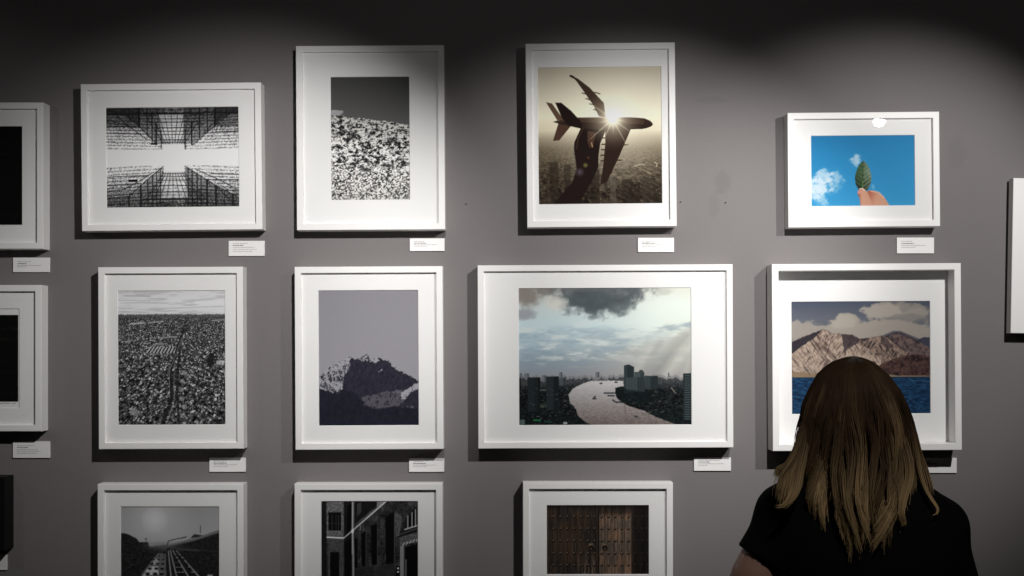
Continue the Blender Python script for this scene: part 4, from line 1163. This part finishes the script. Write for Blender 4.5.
# a few finer loose hairs
loose = rng.random(NS) < .03
Pp[loose] += (rng.normal(0, .005, (loose.sum(), 1, 3)) * smooth(.1, 1, T[loose])[..., None])
tone = np.clip(smooth(412, 552, py + Ltone[lock][:, None] * 13 + rng.normal(0, 9, NS)[:, None]), 0, 1)
rad = np.full(NS, .00085) * rng.uniform(.7, 1.25, NS)
strands = [(Pp, tone, rad)]

def tuft(path, n, depth, s0, s1, seed, tone0=.0, tone1=1.0):
    """a lock that leaves the mass: path in photo pixels, depth metres behind the head centre"""
    r = np.random.default_rng(seed)
    path = np.array(path, float); tq = np.linspace(0, 1, len(path)); u = np.linspace(0, 1, MP)
    # smooth the path
    px = np.interp(u, tq, path[:, 0]); pyy = np.interp(u, tq, path[:, 1])
    for _ in range(3):
        px[1:-1] = (px[:-2] + 2 * px[1:-1] + px[2:]) / 4; pyy[1:-1] = (pyy[:-2] + 2 * pyy[1:-1] + pyy[2:]) / 4
    dep = np.interp(u, np.linspace(0, 1, len(depth)), depth)
    sp = s0 + (s1 - s0) * u
    a = r.normal(0, 1, (n, 1)); c = r.normal(0, 1, (n, 1)); e = r.normal(0, 1, (n, 1))
    cut = r.uniform(.8, 1.0, (n, 1)); uu = u[None] * cut
    X = np.stack([np.interp(q, u, px) for q in uu]) + a * sp; Yv = np.stack([np.interp(q, u, pyy) for q in uu]) + c * sp * .5
    Dp = np.stack([np.interp(q, u, dep) for q in uu]) + e * sp * S_PX * .8
    P = np.stack([(X - HX) * (2.2 - Dp) / F - PX, -Dp, EYE + (HY - Yv) * (2.2 - Dp) / F], -1)
    strands.append((P, np.clip(smooth(405, 530, Yv + r.normal(0, 10, (n, 1))) + tone0, 0, 1), np.full(n, .0009) * r.uniform(.7, 1.2, n)))
tuft([(822, 405), (806, 425), (804, 436), (800, 450), (793, 462), (785, 472), (780, 486), (779, 500)], 110, [.02, .04, .05, .06, .075, .085, .088, .09], 2.6, 2.6, 1)
tuft([(826, 405), (810, 425), (806, 440), (803, 455), (799, 470), (797, 487), (792, 500), (784, 508), (777, 506)], 150, [.02, .045, .055, .065, .08, .095, .105, .11, .11], 2.6, 1.8, 2)
tuft([(824, 408), (808, 428), (803, 445), (797, 460), (790, 473), (786, 490), (783, 505)], 100, [.02, .04, .05, .062, .08, .09, .095], 2.6, 3.2, 3)
tuft([(803, 452), (792, 463), (781, 468), (777, 478)], 40, [.05, .065, .08, .082], 1.5, 2.2, 4)
tuft([(911, 425), (916, 450), (919, 470), (924, 488), (932, 501), (938, 509), (937, 515), (932, 515)], 34, [.05, .06, .075, .09, .10, .105, .108, .108], 1.6, .6, 5)
tuft([(913, 430), (919, 455), (925, 470), (929, 484), (931, 496)], 26, [.03, .04, .05, .06, .065], 1.8, 1.8, 6)
tuft([(880, 405), (899, 430), (909, 460), (910, 480), (903, 500), (901, 515), (905, 525)], 120, [.03, .07, .10, .115, .125, .13, .13], 2.4, 1.4, 7)

Lhl = rng.normal(0, 1, 2 * NL)
def EYEPY(P): return HY - (P[..., 2] - EYE) * F / 2.1
VV = []; QQ = []; CC = []; nv = 0
ROOT = np.array([.046, .027, .0145]); TIP = np.array([.36, .245, .120])
for P, tn, rd_ in strands:
    n = len(P)
    tg = np.gradient(P, axis=1); tg /= np.linalg.norm(tg, axis=-1, keepdims=True) + 1e-9
    ref = np.array([.3, -.9, .2]); s1 = np.cross(tg, ref); s1 /= np.linalg.norm(s1, axis=-1, keepdims=True) + 1e-9
    s2 = np.cross(tg, s1)
    taper = np.interp(np.linspace(0, 1, MP), [0, .08, .75, 1], [.5, 1, 1, .25])
    ring = []
    for k in range(3):
        a = k * 2 * math.pi / 3
        ring.append(P + (s1 * math.cos(a) + s2 * math.sin(a)) * (rd_[:, None] * taper[None])[..., None])
    V = np.stack(ring, 2)                                   # n, MP, 3, xyz
    VV.append(V.reshape(-1, 3))
    i = np.arange(n * MP * 3).reshape(n, MP, 3) + nv
    for k in range(3):
        k2 = (k + 1) % 3
        QQ.append(np.stack([i[:, :-1, k], i[:, :-1, k2], i[:, 1:, k2], i[:, 1:, k]], -1).reshape(-1, 4))
    hl = np.repeat((Lhl[lock] + rng.normal(0, .25, n))[:, None], MP, 1) if n == NS else np.zeros((n, MP)) + rng.normal(0, .3, (n, 1))
    mixc = np.clip(tn ** 1.2 * (1 + .42 * hl) + .20 * np.clip(hl - .5, 0, 2) * smooth(375, 430, EYEPY(P)), 0, 1.2)
    col = ROOT * (1 + .25 * np.clip(hl, -1.2, 1.5))[..., None] + (TIP - ROOT) * mixc[..., None]
    CC.append(np.repeat(col[:, :, None], 3, 2).reshape(-1, 3)); nv += n * MP * 3
# scalp layer of hair under the strands
us = np.radians(np.linspace(-180, 180, 61)); ps = 356.6 + (500 - 356.6) * np.linspace(0, 1, 40) ** 1.8
G = np.stack([hair_pos(np.full_like(us, p_), us, .86 if p_ < 470 else .86 - .0025 * (p_ - 470)) for p_ in ps])
G[..., 2] -= .006
VV.append(G.reshape(-1, 3)); i = np.arange(G.shape[0] * G.shape[1]).reshape(G.shape[:2]) + nv
q = np.stack([i[:-1, :-1], i[1:, :-1], i[1:, 1:], i[:-1, 1:]], -1)
keep = (np.abs(np.degrees((us[:-1] + us[1:]) / 2))[None] < 112) | (ps[:-1, None] < 372)
QQ.append(q[keep]); tn = np.interp(ps, [420, 500], [0, .5])
CC.append((ROOT * .8 + (TIP - ROOT) * tn[:, None, None] * .5 + 0 * G).reshape(-1, 3))
hair = big_mesh('hair', np.concatenate(VV), np.concatenate(QQ), M_HAIR, visitor)
at = hair.data.color_attributes.new('dye', 'FLOAT_COLOR', 'POINT')
cc = np.concatenate(CC); at.data.foreach_set('color', np.concatenate([cc, np.ones((len(cc), 1))], 1).astype(np.float32).ravel())
